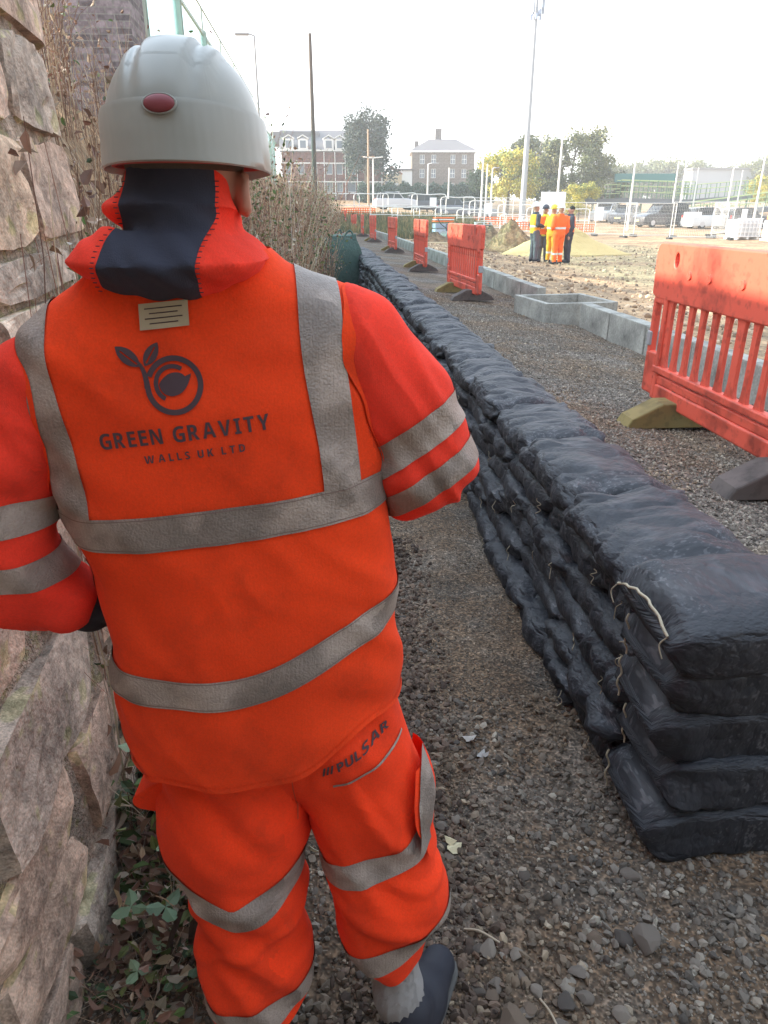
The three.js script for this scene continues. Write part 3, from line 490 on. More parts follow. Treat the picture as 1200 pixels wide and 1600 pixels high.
  // hood: stand collar with two heavy folds lying round the neck
  const tor = (x, y, z, c, rx, rz, t, tilt) => { const dx = x - c[0], dz = z - c[2], a = Math.atan2(dz / rz, dx / rx), qx = Math.cos(a) * rx, qz = Math.sin(a) * rz, qy = -tilt * Math.sin(a); const hz = Math.hypot(dx - qx, dz - qz), vt = Math.abs(y - c[1] - qy); return Math.pow(Math.pow(hz * .82, 1.35) + Math.pow(vt * 1.02, 1.35), 1 / 1.35) - t * (1 + .25 * Math.max(0, Math.sin(a))); };
  const hoodF = (x, y, z) => { let d = tor(x, y, z, [-.302, 1.588, -1.075], .100, .074, .037, .004); d = smin(d, tor(x, y, z, [-.290, 1.648, -1.085], .060, .052, .028, -.012), .007); const [hw] = pw([[1.56, .09], [1.62, .08], [1.735, .066]], y), k = Math.hypot((x + .281) / hw, (z + 1.083) / (hw * 1.12)); d = smin(d, Math.max((k - 1) * hw, y - 1.735, 1.575 - y), .008); return d; };
  const hood = nets(hoodF, [-.5, 1.48, -1.25], [-.1, 1.76, -.9], .006, (x, y, z) => .007 * N3(x * 9, y * 16, z * 9) + .004 * N3(x * 22, y * 30 + x * 20, z * 18) - .005 * crease(x * 1.2, y * 1.4, z, 12));
  const pc = (y) => pw([[1.53, -.318, .068], [1.60, -.304, .064], [1.65, -.286, .062], [1.72, -.282, .056]], y), inPanel = (x, y, z) => { const [c, w] = pc(y); return Math.min(w - Math.abs(x - c), z + 1.09); };
  put('hood', cut(hood, [(x, y, z) => -inPanel(x, y, z)]), mSweat); put('hood_panel', cut(hood, [inPanel], .0008), mNavy, man, 'dark navy centre panel of the hood');
  { const st = []; for (let y = 1.55; y < 1.69; y += .0065) for (const sd of [-1, 1]) { const [c, w] = pc(y), x = c + sd * (w + .0035); let z = -.9; while (z > -1.05 && hoodF(x, y, z) > .002) z -= .001; if (z > -1.05) st.push(bx(.006, .0012, .0014, x, y, z + .0012, 0, sd * .5, 0)); } put('stitching', merge(st), mNavy); }

  // helmet: dome with raised ribs, deep skirt, peak, oval badge
  const HC = [-.271, 1.712, -1.10], dome = (w, top) => { // closed shell as a lathe-like grid
    const g = new THREE.BufferGeometry(), p = [], I = [], nu = 96, nv = 40;
    for (let j = 0; j <= nv; j++) for (let i = 0; i < nu; i++) {
      const a = i / nu * 2 * Math.PI, t = j / nv, th = t * Math.PI / 2 * 1.0, s = Math.pow(Math.sin(th), .82), y = .128 * Math.pow(Math.cos(th), .95);
      let rx = .105 * s, rz = .130 * s; let x = rx * Math.cos(a), z = rz * Math.sin(a);
      const lat = Math.abs(x), rib = .0055 * (sst(.034, .026, lat) ) + .004 * sst(.062, .056, lat) * sst(.04, .046, lat) * 1, fade = sst(.98, .7, t);
      const yy = y + rib * fade * 1.2; p.push(HC[0] + x, HC[1] + .012 + yy + .004 * Math.sin(a) * t, HC[2] + z);
    }
    for (let j = 0; j < nv; j++) for (let i = 0; i < nu; i++) { const a = j * nu + i, b = j * nu + (i + 1) % nu; I.push(a, b, a + nu, b, b + nu, a + nu); }
    g.setAttribute('position', new THREE.Float32BufferAttribute(p, 3)); g.setIndex(I); g.computeVertexNormals(); if (g.attributes.normal.getY(nu * 3) < 0) { const ix = g.index.array; for (let k = 0; k < ix.length; k += 3) { const t = ix[k]; ix[k] = ix[k + 1]; ix[k + 1] = t; } g.computeVertexNormals(); } return g;
  };
  const helmet = new THREE.Group(); helmet.name = 'helmet'; helmet.userData.label = 'white hard hat with raised ribs and an oval badge'; man.add(helmet);
  put('shell', dome(), mHelmet, helmet);
  { // skirt: a flared band with thickness, deeper at the back, running out into the peak in front
    const p = [], I = [], nu = 120, prof = [[1.015, .052], [1.035, .046], [1.05, .02], [1.065, -.004], [1.07, -.012], [1.05, -.014], [1.03, -.006], [1.0, .03]];
    for (let i = 0; i < nu; i++) { const a = i / nu * 2 * Math.PI, f = Math.max(0, -Math.sin(a)), bk = Math.max(0, Math.sin(a)), pk = Math.pow(f, 6); for (const [k, y] of prof) { const e = y < .03 ? pk * .045 * (y < .01 ? 1 : .4) : 0, drop = y < .01 ? -.006 * Math.pow(f, 3) + .008 * bk : 0, lift = y > .03 ? .012 * bk : 0; p.push(HC[0] + Math.cos(a) * .105 * k, HC[1] + y + drop + lift, HC[2] + Math.sin(a) * (.130 * k) - e); } }
    const m = prof.length; for (let i = 0; i < nu; i++) for (let j = 0; j < m; j++) { const a = i * m + j, b = i * m + (j + 1) % m, c = ((i + 1) % nu) * m + j, d = ((i + 1) % nu) * m + (j + 1) % m; I.push(a, c, b, b, c, d); }
    const g = new THREE.BufferGeometry(); g.setAttribute('position', new THREE.Float32BufferAttribute(p, 3)); g.setIndex(I); g.computeVertexNormals(); put('brim', toCreasedNormals(g, .9), mHelmet, helmet);
  }
  { const e = new THREE.SphereGeometry(1, 24, 12); e.scale(.019, .0105, .006); e.rotateX(-.25); e.translate(HC[0] + .004, HC[1] + .056, HC[2] + .1352); put('badge', e, mBadge, helmet); const f = new THREE.TorusGeometry(1, .09, 6, 28); f.scale(.0198, .0113, .012); f.rotateX(-.25); f.translate(HC[0] + .004, HC[1] + .056, HC[2] + .1352); put('badge_rim', f, mHelmet, helmet); }
  put('suspension', (() => { const g = new THREE.TorusGeometry(1, .05, 6, 40); g.rotateX(Math.PI / 2); g.scale(.098, .25, .12); g.translate(HC[0], HC[1] + .004, HC[2]); return g; })(), M(lin(.45, .06, .05), .7), helmet);

  // trousers
  const LL = [[-.30, .72, -1.08, .13], [-.290, .57, -1.05, .134], [-.272, .43, -1.01, .104], [-.258, .26, -.975, .1], [-.263, .13, -.965, .096], [-.263, .09, -.963, .09]], LR = [[-.095, .73, -1.09, .12], [-.028, .59, -1.065, .106], [-.018, .475, -1.045, .092], [.002, .40, -1.025, .098], [.006, .31, -1.005, .082], [.02, .225, -.99, .06]];
  const trouF = (x, y, z) => { let d = smin(chain(x, y, z, LL, .03), chain(x, y, z, LR, .03), .004); d = smin(d, sEll(x, y, z, [-.21, .83, -1.095], [.215, .2, .145]), .05); return Math.max(d, y - 1.0); };
  const kneeC = (x, y, z, k) => Math.pow(Math.max(0, Math.sin((y * 1.0 + .35 * (x + .1) * k + .05 * N3(x * 7, y * 4, z * 7)) * 62)), 2);
  const trou = nets(trouF, [-.5, .04, -1.28], [.16, 1.02, -.86], .0075, (x, y, z) => { const R = x > -.14; const kn = R ? Math.exp(-Math.pow((y - .42) / .1, 2)) : Math.exp(-Math.pow((y - .38) / .1, 2)); return .006 * fbm(x * 7, y * 5, z * 7, 3) + crease(x, y * .9, z, R ? 2 : 5) * .010 - crease(x * .8 + 4, y * .7, z, R ? 21 : 25) * .008 + kn * .008 * kneeC(x, y, z, R ? 1 : -1) + .004 * crease(y, x, z * 1.2, 15) + (R ? .012 * Math.exp(-Math.pow((y - .40) / .05, 2)) * sst(-.02, .08, x) : 0); });
  const hemT = (x, y) => x > -.13 ? y - .238 - .02 * sst(.0, .06, x) : y - .18;
  put('trousers', cut(trou, [hemT]), mTrou);
  const tR = (x) => x + .135, tL = (x) => -.135 - x;
  put('leg_tape', cut(trou, [tR, ...bandOf((x, y, z) => y - .30 * (x + .02) - .15 * (z + 1), .488, .543)], .0025), mTape);
  put('leg_tape_001', cut(trou, [tR, ...bandOf((x, y, z) => y - .42 * (x - .01), .296, .352)], .0025), mTape);
  put('leg_tape_002', cut(trou, [tL, ...bandOf((x, y, z) => y - .35 * Math.abs(x + .275) - .0 * z, .432, .486)], .0025), mTape);
  put('leg_tape_003', cut(trou, [tL, ...bandOf((x, y, z) => y - .12 * (x + .27), .192, .254)], .0025), mTape);
  // pocket flap with piping on the seat, cargo pocket and its reflective flap
  const flapIn = (x, y, z) => Math.min(.105 - Math.abs(x + .035 - .0), y - (.745 + .30 * (x + .035)), .80 + .4 * (x + .1) - y + .3, z + 1.10), flapR = (x, y) => { const u = (x + .035) / .105, b = .735 + .38 * (x + .035) + .02 * Math.pow(Math.abs(u), 4); return [u, b]; };
  put('pocket_piping', cut(trou, [...thin((x, y) => y - flapR(x, y)[1], .0026), (x, y, z) => 1 - Math.abs(flapR(x, y)[0]), (x, y, z) => z + 1.06, (x) => x + .09, (x, y, z, nx, ny, nz) => nz - .2], .003), mTape);
  put('cargo_pocket', (() => { const g = cut(trou, [(x, y, z) => .095 - Math.abs(y - .60 - .1 * (z + 1)), (x, y, z) => x - .045, (x, y, z) => .075 - Math.abs(z + 1.065)], .018); return g; })(), mTrou);
  put('pocket_tape', cut(trou, [(x, y, z) => .085 - Math.abs(y - .625), (x, y, z) => x - .052, (x, y, z) => .024 - Math.abs(z + 1.02 + .35 * (y - .62))], .021), mTape);
  put('fly_seam', cut(trou, [...thin((x) => x + .16, .0012), (x, y, z) => z + 1.08, (x, y) => y - .62], .002), mStitch);
  // flap of the far cargo pocket standing off the left thigh
  { const s = new THREE.Shape(); s.moveTo(0, 0); s.lineTo(-.055, .012); s.quadraticCurveTo(-.072, .022, -.06, .036); s.lineTo(-.012, .07); s.lineTo(.02, .06); s.closePath(); const e = { depth: .10, bevelEnabled: true, bevelThickness: .004, bevelSize: .004, bevelSegments: 2 }; const g = new THREE.ExtrudeGeometry(s, e); g.translate(-.405, .60, -1.12); put('side_pocket', g, mTrou); const q = new THREE.Shape(); q.moveTo(.012, .006); q.lineTo(-.022, .014); q.lineTo(-.004, .062); q.lineTo(.02, .052); q.closePath(); const g2 = new THREE.ExtrudeGeometry(q, { depth: .006, bevelEnabled: false }); g2.translate(-.405, .60, -1.0148); put('side_pocket_tape', g2, mTape); }
  // lettering on the pocket flap
  { const zT = projector(trou, [-.2, .66, -1.1], [.12, .92, -.8]), surf = (x, y) => zT(x, y) ?? surf0(x, y), surf0 = (x, y) => { let a = -.85, b = -1.1; for (let i = 0; i < 80; i++) { const z = mix(a, b, i / 80); if (trouF(x, y, z) < 0) { b = z; a = z + .004; break; } } for (let k = 0; k < 10; k++) { const m = (a + b) / 2; trouF(x, y, m) < 0 ? b = m : a = m; } return (a + b) / 2 + .007; };
    const gs = word('PULSAR', .019, .003, 0, 0, 1); for (let k = 0; k < 3; k++) gs.push((() => { const s = new THREE.Shape(); s.moveTo(0, 0); s.lineTo(.004, 0); s.lineTo(.010, .019); s.lineTo(.006, .019); s.closePath(); return new THREE.ShapeGeometry(s).translate(-.078 + k * .0075, 0, 0); })());
    const t = .40; for (const g0 of gs) { const g = fine(g0, .01), p = g.attributes.position; for (let i = 0; i < p.count; i++) { const ax = p.getX(i) + p.getY(i) * .25, ay = p.getY(i), x = -.035 + ax * Math.cos(t) - ay * Math.sin(t), y = .775 + ax * Math.sin(t) + ay * Math.cos(t); p.setXYZ(i, x, y, surf(x, y) + .0022); } g.computeVertexNormals(); put('letter', g, mInk); } }
  // glove, other hand, socks, shoes
  const hand = (x, y, z, w, dir, up_, s) => { // palm and five fingers from the wrist w along dir
    const W = V(...w), d = V(...dir).normalize(), u = V(...up_).addScaledVector(d, -V(...up_).dot(d)).normalize(), c = V(0, 0, 0).crossVectors(d, u);
    const P = (a, b, e) => { const q = W.clone().addScaledVector(d, a).addScaledVector(c, b).addScaledVector(u, e); return [q.x, q.y, q.z]; };
    let f = smin(sCap(x, y, z, P(-.01, 0, 0), P(.05, .014, 0), .026, .022), sCap(x, y, z, P(.0, 0, 0), P(.055, -.018, 0), .024, .02), .02);
    [[-.033, .068], [-.011, .078], [.011, .074], [.032, .058]].forEach(([b, L]) => { f = smin(f, Math.min(sCap(x, y, z, P(.065, b, 0), P(.065 + L * .5, b * 1.1, -.012), .0105, .0095), sCap(x, y, z, P(.065 + L * .5, b * 1.1, -.012), P(.065 + L * .75, b * 1.1, -.038), .0095, .008)), .006); });
    return smin(f, Math.min(sCap(x, y, z, P(.012, -.026, 0), P(.045, -.052, -.012), .0125, .011), sCap(x, y, z, P(.045, -.052, -.012), P(.07, -.056, -.03), .011, .009)), .01);
  };
  put('glove', nets((x, y, z) => Math.min(hand(x, y, z, [-.525, 1.03, -1.06], [.62, -.52, -.5], [-.5, -.6, .3]), sCap(x, y, z, [-.555, 1.06, -1.04], [-.51, 1.02, -1.07], .047, .045)), [-.65, .82, -1.26], [-.36, 1.14, -.94], .005), mBlack);
  put('glove_001', nets((x, y, z) => hand(x, y, z, [-.085, 1.235, -1.415], [-.8, .1, -.55], [0, 1, .1]), [-.30, 1.12, -1.58], [0, 1.35, -1.34], .005), mBlack);
  put('sock', nets((x, y, z) => chain(x, y, z, [[.022, .26, -.99, .045], [.03, .15, -.975, .043], [.038, .075, -.975, .045]]), [-.06, .02, -1.08], [.12, .3, -.9], .008, (x, y, z) => .0022 * Math.sin(Math.atan2(z + .98, x - .03) * 26)), mSock);
  put('sock_001', nets((x, y, z) => chain(x, y, z, [[-.262, .2, -.965, .045], [-.262, .07, -.965, .045]]), [-.36, .02, -1.06], [-.16, .26, -.86], .008), mSock);
  { const g = new THREE.TorusGeometry(1, .06, 6, 30, Math.PI * 1.1); g.rotateX(Math.PI / 2); g.rotateY(.5); g.scale(.047, .12, .047); g.translate(.031, .14, -.975); put('sock_stripe', g, mNavy); }
  const shoe = (h, t) => (x, y, z) => { let d = smin(sCap(x, y, z, [h[0], .058, h[1]], [mix(h[0], t[0], .4), .075, mix(h[1], t[1], .4)], .052, .052), sCap(x, y, z, [mix(h[0], t[0], .4), .06, mix(h[1], t[1], .4)], [t[0], .038, t[1]], .054, .04), .03); d = smin(d, sCap(x, y, z, [h[0], .07, h[1]], [h[0] + .004, .115, h[1] - .012], .052, .05), .02); return Math.max(d, .006 - y); };
  put('sole', nets((x, y, z) => Math.max(sCap(x, .03, z, [.048, .03, -.95], [.125, .03, -1.11], .058, .048), Math.abs(y - .012) - .010), [-.05, -.01, -1.22], [.30, .06, -.86], .007), M(lin(.10, .095, .09), .9)); put('shoe', nets(shoe([.048, -.95], [.125, -1.11]), [-.05, -.01, -1.22], [.30, .2, -.86], .008), mShoe); put('shoe_001', nets(shoe([-.262, -.955], [-.245, -1.17]), [-.38, -.01, -1.28], [-.12, .2, -.84], .008), mShoe);
}
// ---------------------------------------------------------------- rubble stone wall on the left
const stTex = tex(1024, (u, v) => { const a = pf(u, v, 4, 6), b = pf(u + .6, v + .2, 28, 4), c = pn(u * 250, v * 250, 250), lich = sst(.58, .7, pf(u + .1, v + .8, 10, 4)), s = .68 + .34 * (a - .5) + .34 * (b - .5) + .14 * (c - .5); return [s * 1.05 - lich * .05, s * .97 - lich * .02, s * .89 - lich * .09]; });
const stBump = tex(1024, (u, v) => .55 * pf(u, v, 10, 5) + .3 * pf(u + .4, v, 60, 3) + .25 * Math.abs(pf(u, v + .3, 14, 3) - .5) * 2, false);
const mStone = [lin(1.3, 1.25, 1.18), lin(1.15, 1.0, .93), lin(1.35, 1.2, 1.05), lin(1.05, 1.02, 1.0), lin(1.3, 1.12, 1.02)].map((c) => M(c, .94, { map: withRep(stTex, 1.3), bumpMap: withRep(stBump, 1.6), bumpScale: .013 }));
const mMortar = M(lin(.85, .80, .76), .97, { map: withRep(stTex, 3), bumpMap: withRep(stBump, 4), bumpScale: .03 });
const mBrick = M(0xffffff, .92, { map: (() => { const t = tex(1024, (u, v) => { const row = Math.floor(v * 13), off = row % 2 * .5, x = u * 4 + off, cx = Math.floor(x), fx = x - cx, fy = v * 13 - row, m = Math.min(fx, 1 - fx) * 4 < .16 || Math.min(fy, 1 - fy) < .09, k = LT[((cx % 4 + 4) % 4) * 31 + row * 7], n = pf(u, v, 24, 4), s = m ? .52 + .2 * (n - .5) : .36 + .18 * k + .22 * (n - .5); return m ? [s, s * .97, s * .93] : [s * 1.02, s * .93, s * .95]; }); t.repeat.set(1 / .9, 1 / .975); return t; })() });
const wallX = (y, D) => -.575 - .075 * y - .055 * (D - 1) - .03 * Math.sin(D * 2.2);
{
  const w = thing('stone_wall', 'old rubble stone retaining wall with pale sandstone blocks beside the orange clad worker', 'wall', [-.9, 0, -1]);
  const r = rng(77); let n = 0, y = -.04;
  // core: mortar face set back behind the stones
  { const p = [], I = [], ny = 60, nd = 90; for (let j = 0; j <= ny; j++) for (let i = 0; i <= nd; i++) { const yy = -.1 + 2.5 * j / ny, D = -6 + 8.45 * i / nd; p.push(wallX(yy, D) - .010 + .02 * fbm(yy * 5, D * 5, 1, 4) + .9, yy, -D + 1); } for (let j = 0; j < ny; j++) for (let i = 0; i < nd; i++) { const a = j * (nd + 1) + i; I.push(a, a + 1, a + nd + 1, a + 1, a + nd + 2, a + nd + 1); } const g = new THREE.BufferGeometry(); g.setAttribute('position', new THREE.Float32BufferAttribute(p, 3)); g.setIndex(I); g.computeVertexNormals(); if (g.attributes.normal.getX(500) < 0) { const ix = g.index.array; for (let k = 0; k < ix.length; k += 3) { const t = ix[k]; ix[k] = ix[k + 1]; ix[k + 1] = t; } g.computeVertexNormals(); } part('mortar', boxUV(g), mMortar, w); part('core', boxUV(bx(.5, 2.4, 8.3, -.42, 1.16, 2.72)), mMortar, w); }
  while (y < 2.34) {
    const h = Math.min(.12 + .19 * r(), 2.42 - y); let D = -1.5 - r() * .3;
    while (D < 2.3) {
      const L = Math.min(.26 + .5 * r(), 2.55 - D), dep = .2, sp = r() < .18 && h > .24;
      const mk = (yy, hh, LL, DD) => {
        const g = new THREE.BoxGeometry(2, 2, 2, 5, 7, 9), p = g.attributes.position, ph = r() * 50, e = .004 + .008 * r(), sk = (r() - .5) * .5, tp = .8 + .3 * r();
        for (let i = 0; i < p.count; i++) {
          let a = p.getX(i), b = p.getY(i), c = p.getZ(i); const q = Math.pow(Math.pow(Math.abs(a), 5) + Math.pow(Math.abs(b), 5) + Math.pow(Math.abs(c), 5), .2), k = mix(1, 1 / q, .14); a *= k; b *= k; c *= k;
          b += sk * c * .22; c *= mix(1, tp, (b + 1) / 2);
          let x = a * dep / 2, yv = b * (hh / 2 - e), z = c * (LL / 2 - e);
          const nn = 0.012 * fbm(x * 4 + ph, yv * 6, z * 6, 4) + 0.007 * N3(x * 16 + ph, yv * 18, z * 18) - .014 * sst(.12, 0, Math.abs(N3(x * 5 + ph, yv * 5 + z * 3, z * 5)));
          p.setXYZ(i, x + nn * .8, yv + nn * b * .9, z + nn * c * .9);
        }
        g.deleteAttribute('normal'); g.deleteAttribute('uv'); const g1 = mergeVertices(g, 1e-5), p1 = g1.attributes.position; for (let c = 0; c < 9; c++) { const n_ = V(.9 * (r() - .2), (r() - .5) * 1.6, (r() - .5) * 1.6).normalize(); let mx = -9; for (let i = 0; i < p1.count; i++) mx = Math.max(mx, n_.x * p1.getX(i) + n_.y * p1.getY(i) + n_.z * p1.getZ(i)); const lim = mx - .004 - .022 * r(); for (let i = 0; i < p1.count; i++) { const k = n_.x * p1.getX(i) + n_.y * p1.getY(i) + n_.z * p1.getZ(i) - lim; if (k > 0) p1.setXYZ(i, p1.getX(i) - n_.x * k * .9, p1.getY(i) - n_.y * k * .9, p1.getZ(i) - n_.z * k * .9); } } const g2 = toCreasedNormals(g1, .5);
        const cyy = yy + hh / 2, cD = DD + LL / 2, s = part(n ? `stone_${String(n).padStart(3, '0')}` : 'stone', boxUV(g2), mStone[Math.floor(r() * 5)], w);
        s.position.set(wallX(cyy, cD) - dep / 2 + .012 + .022 * (r() - .45) + .9, cyy, -cD + 1); s.rotation.set((r() - .5) * .10, .055 + (r() - .5) * .1, .07 + (r() - .5) * .08); n++;
      };
      if (sp) { const f = .4 + .2 * r(); mk(y, h * f, L, D); mk(y + h * f, h * (1 - f), L * .96, D + .01); } else mk(y, h, L, D);
      D += L;
    }
    y += h;
  }
}
// ---------------------------------------------------------------- brick abutment and glazed parapet fence on the bank
{
  const a = thing('brick_abutment', 'tall weathered grey brick wall end rising behind the brambles', 'wall', [-4.4, 1.4, -11.8]);
  part('wall', boxUV(bx(4, 6.6, .9, 0, 3.3, 0)), mBrick, a); part('coping', boxUV(rb(4.1, .16, 1.02, .02, 0, 6.68, 0)), mConc, a);
}
const mSteelG = M(lin(.42, .50, .44), .55, { metalness: .1 }), mTealPane = new THREE.MeshPhysicalMaterial({ color: lin(.60, .86, .86), roughness: .25, transmission: 1, thickness: 0, side: THREE.DoubleSide });
{
  const f = thing('parapet_fence', 'pale green steel fence with tall translucent teal panels on top of the bank', 'fence', [-2.75, 0, -13]);
  const n = 11, sp = 3.6; for (let i = 0; i < n; i++) {
    const z = -i * sp - .9, y = G(-2.75, -13 + z) - .2, top = 5.75;
    part('post', [bx(.02, top - y, .2, 0, (top + y) / 2, z), bx(.16, top - y, .018, 0, (top + y) / 2, z - .1), bx(.16, top - y, .018, 0, (top + y) / 2, z + .1)], mSteelG, f);
    part('bracket', bar([0, top - .02, z], [.0, top + .5, z], .03), mSteelG, f);
    if (i + 1 < n) { part('panel', bx(.014, 2.45, sp - .24, 0, top - 1.35, z - sp / 2), mTealPane, f); part('rail', bx(.06, .07, sp - .22, 0, top - .06, z - sp / 2), mSteelG, f); part('rail', bx(.06, .07, sp - .22, 0, top - 2.65, z - sp / 2), mSteelG, f); part('handrail', bar([0, top + .5, z], [0, top + .5, z - sp], .022), mSteelG, f); }
  }
}
// ---------------------------------------------------------------- plants
const leafMat = (c, t = .35) => new THREE.MeshPhysicalMaterial({ color: c, roughness: .75, transmission: t, thickness: 0, side: THREE.DoubleSide, vertexColors: true });
const mLeaf = leafMat(lin(1, 1, 1), .3), mStemDry = M(lin(1, 1, 1), .9, { vertexColors: true });
class Cloud { // small faces with their own colours
  constructor() { this.p = []; this.n = []; this.c = []; }
  tri(a, b, c, col) { const u = [b[0] - a[0], b[1] - a[1], b[2] - a[2]], v = [c[0] - a[0], c[1] - a[1], c[2] - a[2]], n = [u[1] * v[2] - u[2] * v[1], u[2] * v[0] - u[0] * v[2], u[0] * v[1] - u[1] * v[0]], l = Math.hypot(...n) || 1; for (const q of [a, b, c]) { this.p.push(...q); this.n.push(n[0] / l, n[1] / l, n[2] / l); this.c.push(...col); } }
  leaf(o, d, s, L, w, col, fold = .25) { // o base, d direction, s side (unit)
    const n = [d[1] * s[2] - d[2] * s[1], d[2] * s[0] - d[0] * s[2], d[0] * s[1] - d[1] * s[0]], P = (a, b, e) => [0, 1, 2].map((k) => o[k] + d[k] * a * L + s[k] * b * w + n[k] * e * w), B = P(0, 0, 0), T = P(1, 0, -.15), A1 = P(.35, .5, fold), A2 = P(.75, .36, fold * .6), C1 = P(.35, -.5, fold), C2 = P(.75, -.36, fold * .6), m = P(.55, 0, 0);
    this.tri(B, A1, m, col); this.tri(A1, A2, m, col); this.tri(A2, T, m, col); this.tri(B, m, C1, col); this.tri(C1, m, C2, col); this.tri(C2, m, T, col);
  }
  quad(o, d, s, L, w, col) { const P = (a, b) => [0, 1, 2].map((k) => o[k] + d[k] * a * L + s[k] * b * w), B = P(0, 0), A = P(.5, .5), C = P(.5, -.5), T = P(1, 0); this.tri(B, A, T, col); this.tri(B, T, C, col); }
  stem(pts, r0, r1, col) { for (let i = 0; i + 1 < pts.length; i++) { const a = pts[i], b = pts[i + 1], ra = mix(r0, r1, i / (pts.length - 1)), rb_ = mix(r0, r1, (i + 1) / (pts.length - 1)), R = (q, r, k) => [q[0] + r * Math.cos(k * 2.094), q[1] + r * .3 * Math.sin(k * 2.094), q[2] + r * Math.sin(k * 2.094)]; for (let k = 0; k < 3; k++) { const A = R(a, ra, k), B = R(a, ra, k + 1), C = R(b, rb_, k), D = R(b, rb_, k + 1); this.tri(A, C, B, col); this.tri(B, C, D, col); } } }
  geo() { const g = new THREE.BufferGeometry(); g.setAttribute('position', new THREE.Float32BufferAttribute(this.p, 3)); g.setAttribute('normal', new THREE.Float32BufferAttribute(this.n, 3)); g.setAttribute('color', new THREE.Float32BufferAttribute(this.c, 3)); g.setAttribute('uv', new THREE.Float32BufferAttribute(new Float32Array(this.p.length / 3 * 2), 2)); return g; }
}
const rdir = (r, up = 0) => { const a = r() * 6.283, y = mix(-1, 1, r()) * (1 - up) + up * r(), k = Math.sqrt(Math.max(0, 1 - y * y)); return [k * Math.cos(a), y, k * Math.sin(a)]; };
const perp = (d, r) => { const v = V(...rdir(r)).cross(V(...d)).normalize(); return [v.x, v.y, v.z]; };
const jit = (c, r, k = .3) => { const s = 1 - k / 2 + k * r(); return [c[0] * s * (1 + .12 * (r() - .5)), c[1] * s, c[2] * s * (1 + .2 * (r() - .5))]; };
const DRY = [[.27, .16, .10], [.22, .11, .07], [.36, .26, .17], [.16, .085, .06], [.46, .38, .28]], GRN = [[.07, .13, .03], [.10, .17, .04], [.05, .09, .035], [.16, .19, .05]];
function weedParts(seed, n, h, sp, leaves, greens, thick = .0032, pale = 1, lean = .5) {
  const r = rng(seed), S = new Cloud(), L = new Cloud();
  for (let i = 0; i < n; i++) {
    const a = r() * 6.283, q = Math.sqrt(r()) * sp, hh = h * (.45 + .6 * r()), lx = (r() - .5) * lean, lz = (r() - .5) * lean, pts = []; const x0 = Math.cos(a) * q, z0 = Math.sin(a) * q, arch = r() < .3 ? .6 : .08;
    for (let k = 0; k <= 6; k++) { const t = k / 6; pts.push([x0 + lx * t * t * hh + arch * lx * t * t + .03 * (r() - .5), hh * (t - arch * .55 * t * t), z0 + lz * t * t * hh + arch * lz * t * t + .03 * (r() - .5)]); }
    const c = jit(DRY[Math.floor(r() * 5)], r, .5).map((v) => Math.min(.62, v * pale)); S.stem(pts, thick * (.6 + .8 * r()), thick * .35, c);
    const nb = Math.floor(r() * 5); for (let b = 0; b < nb; b++) { const k = 2 + Math.floor(r() * 4), o = pts[k], d = rdir(r, .4), e = .08 + .22 * r(); S.stem([o, [o[0] + d[0] * e * .5, o[1] + d[1] * e * .5, o[2] + d[2] * e * .5], [o[0] + d[0] * e, o[1] + d[1] * e * .8, o[2] + d[2] * e]], thick * .4, thick * .2, c); }
    for (let b = 0; b < leaves; b++) { const k = 1 + Math.floor(r() * 6), o = pts[Math.min(6, k)], d = rdir(r), e = .02 + .10 * r(), oo = [o[0] + d[0] * e, o[1] + d[1] * e, o[2] + d[2] * e], g = r() < greens ? jit(GRN[Math.floor(r() * 4)], r, .6) : jit(DRY[Math.floor(r() * 5)], r, .5), ll = .03 + .045 * r(); leaves < 10 ? L.leaf(oo, d, perp(d, r), ll * .8, ll * .42, g, .3) : L.quad(oo, d, perp(d, r), ll, .015 + .022 * r(), g); }
  }
  return [S.geo(), L.p.length ? L.geo() : null];
}
function weeds(protos, name, label, group, spots) {
  spots.forEach(([X, Z, s, k = 0, dy = 0], i) => { const [st, lf] = protos[(i + k) % protos.length], o = thing(name, label, 'plant', [X, G(X, Z) - .03 + dy, Z], i * 2.4, group); part('stems', st, mStemDry, o); if (lf) part('leaves', lf, mLeaf, o); o.scale.set(s, s * (.92 + .16 * ((i * 37) % 10) / 10), s); });
}
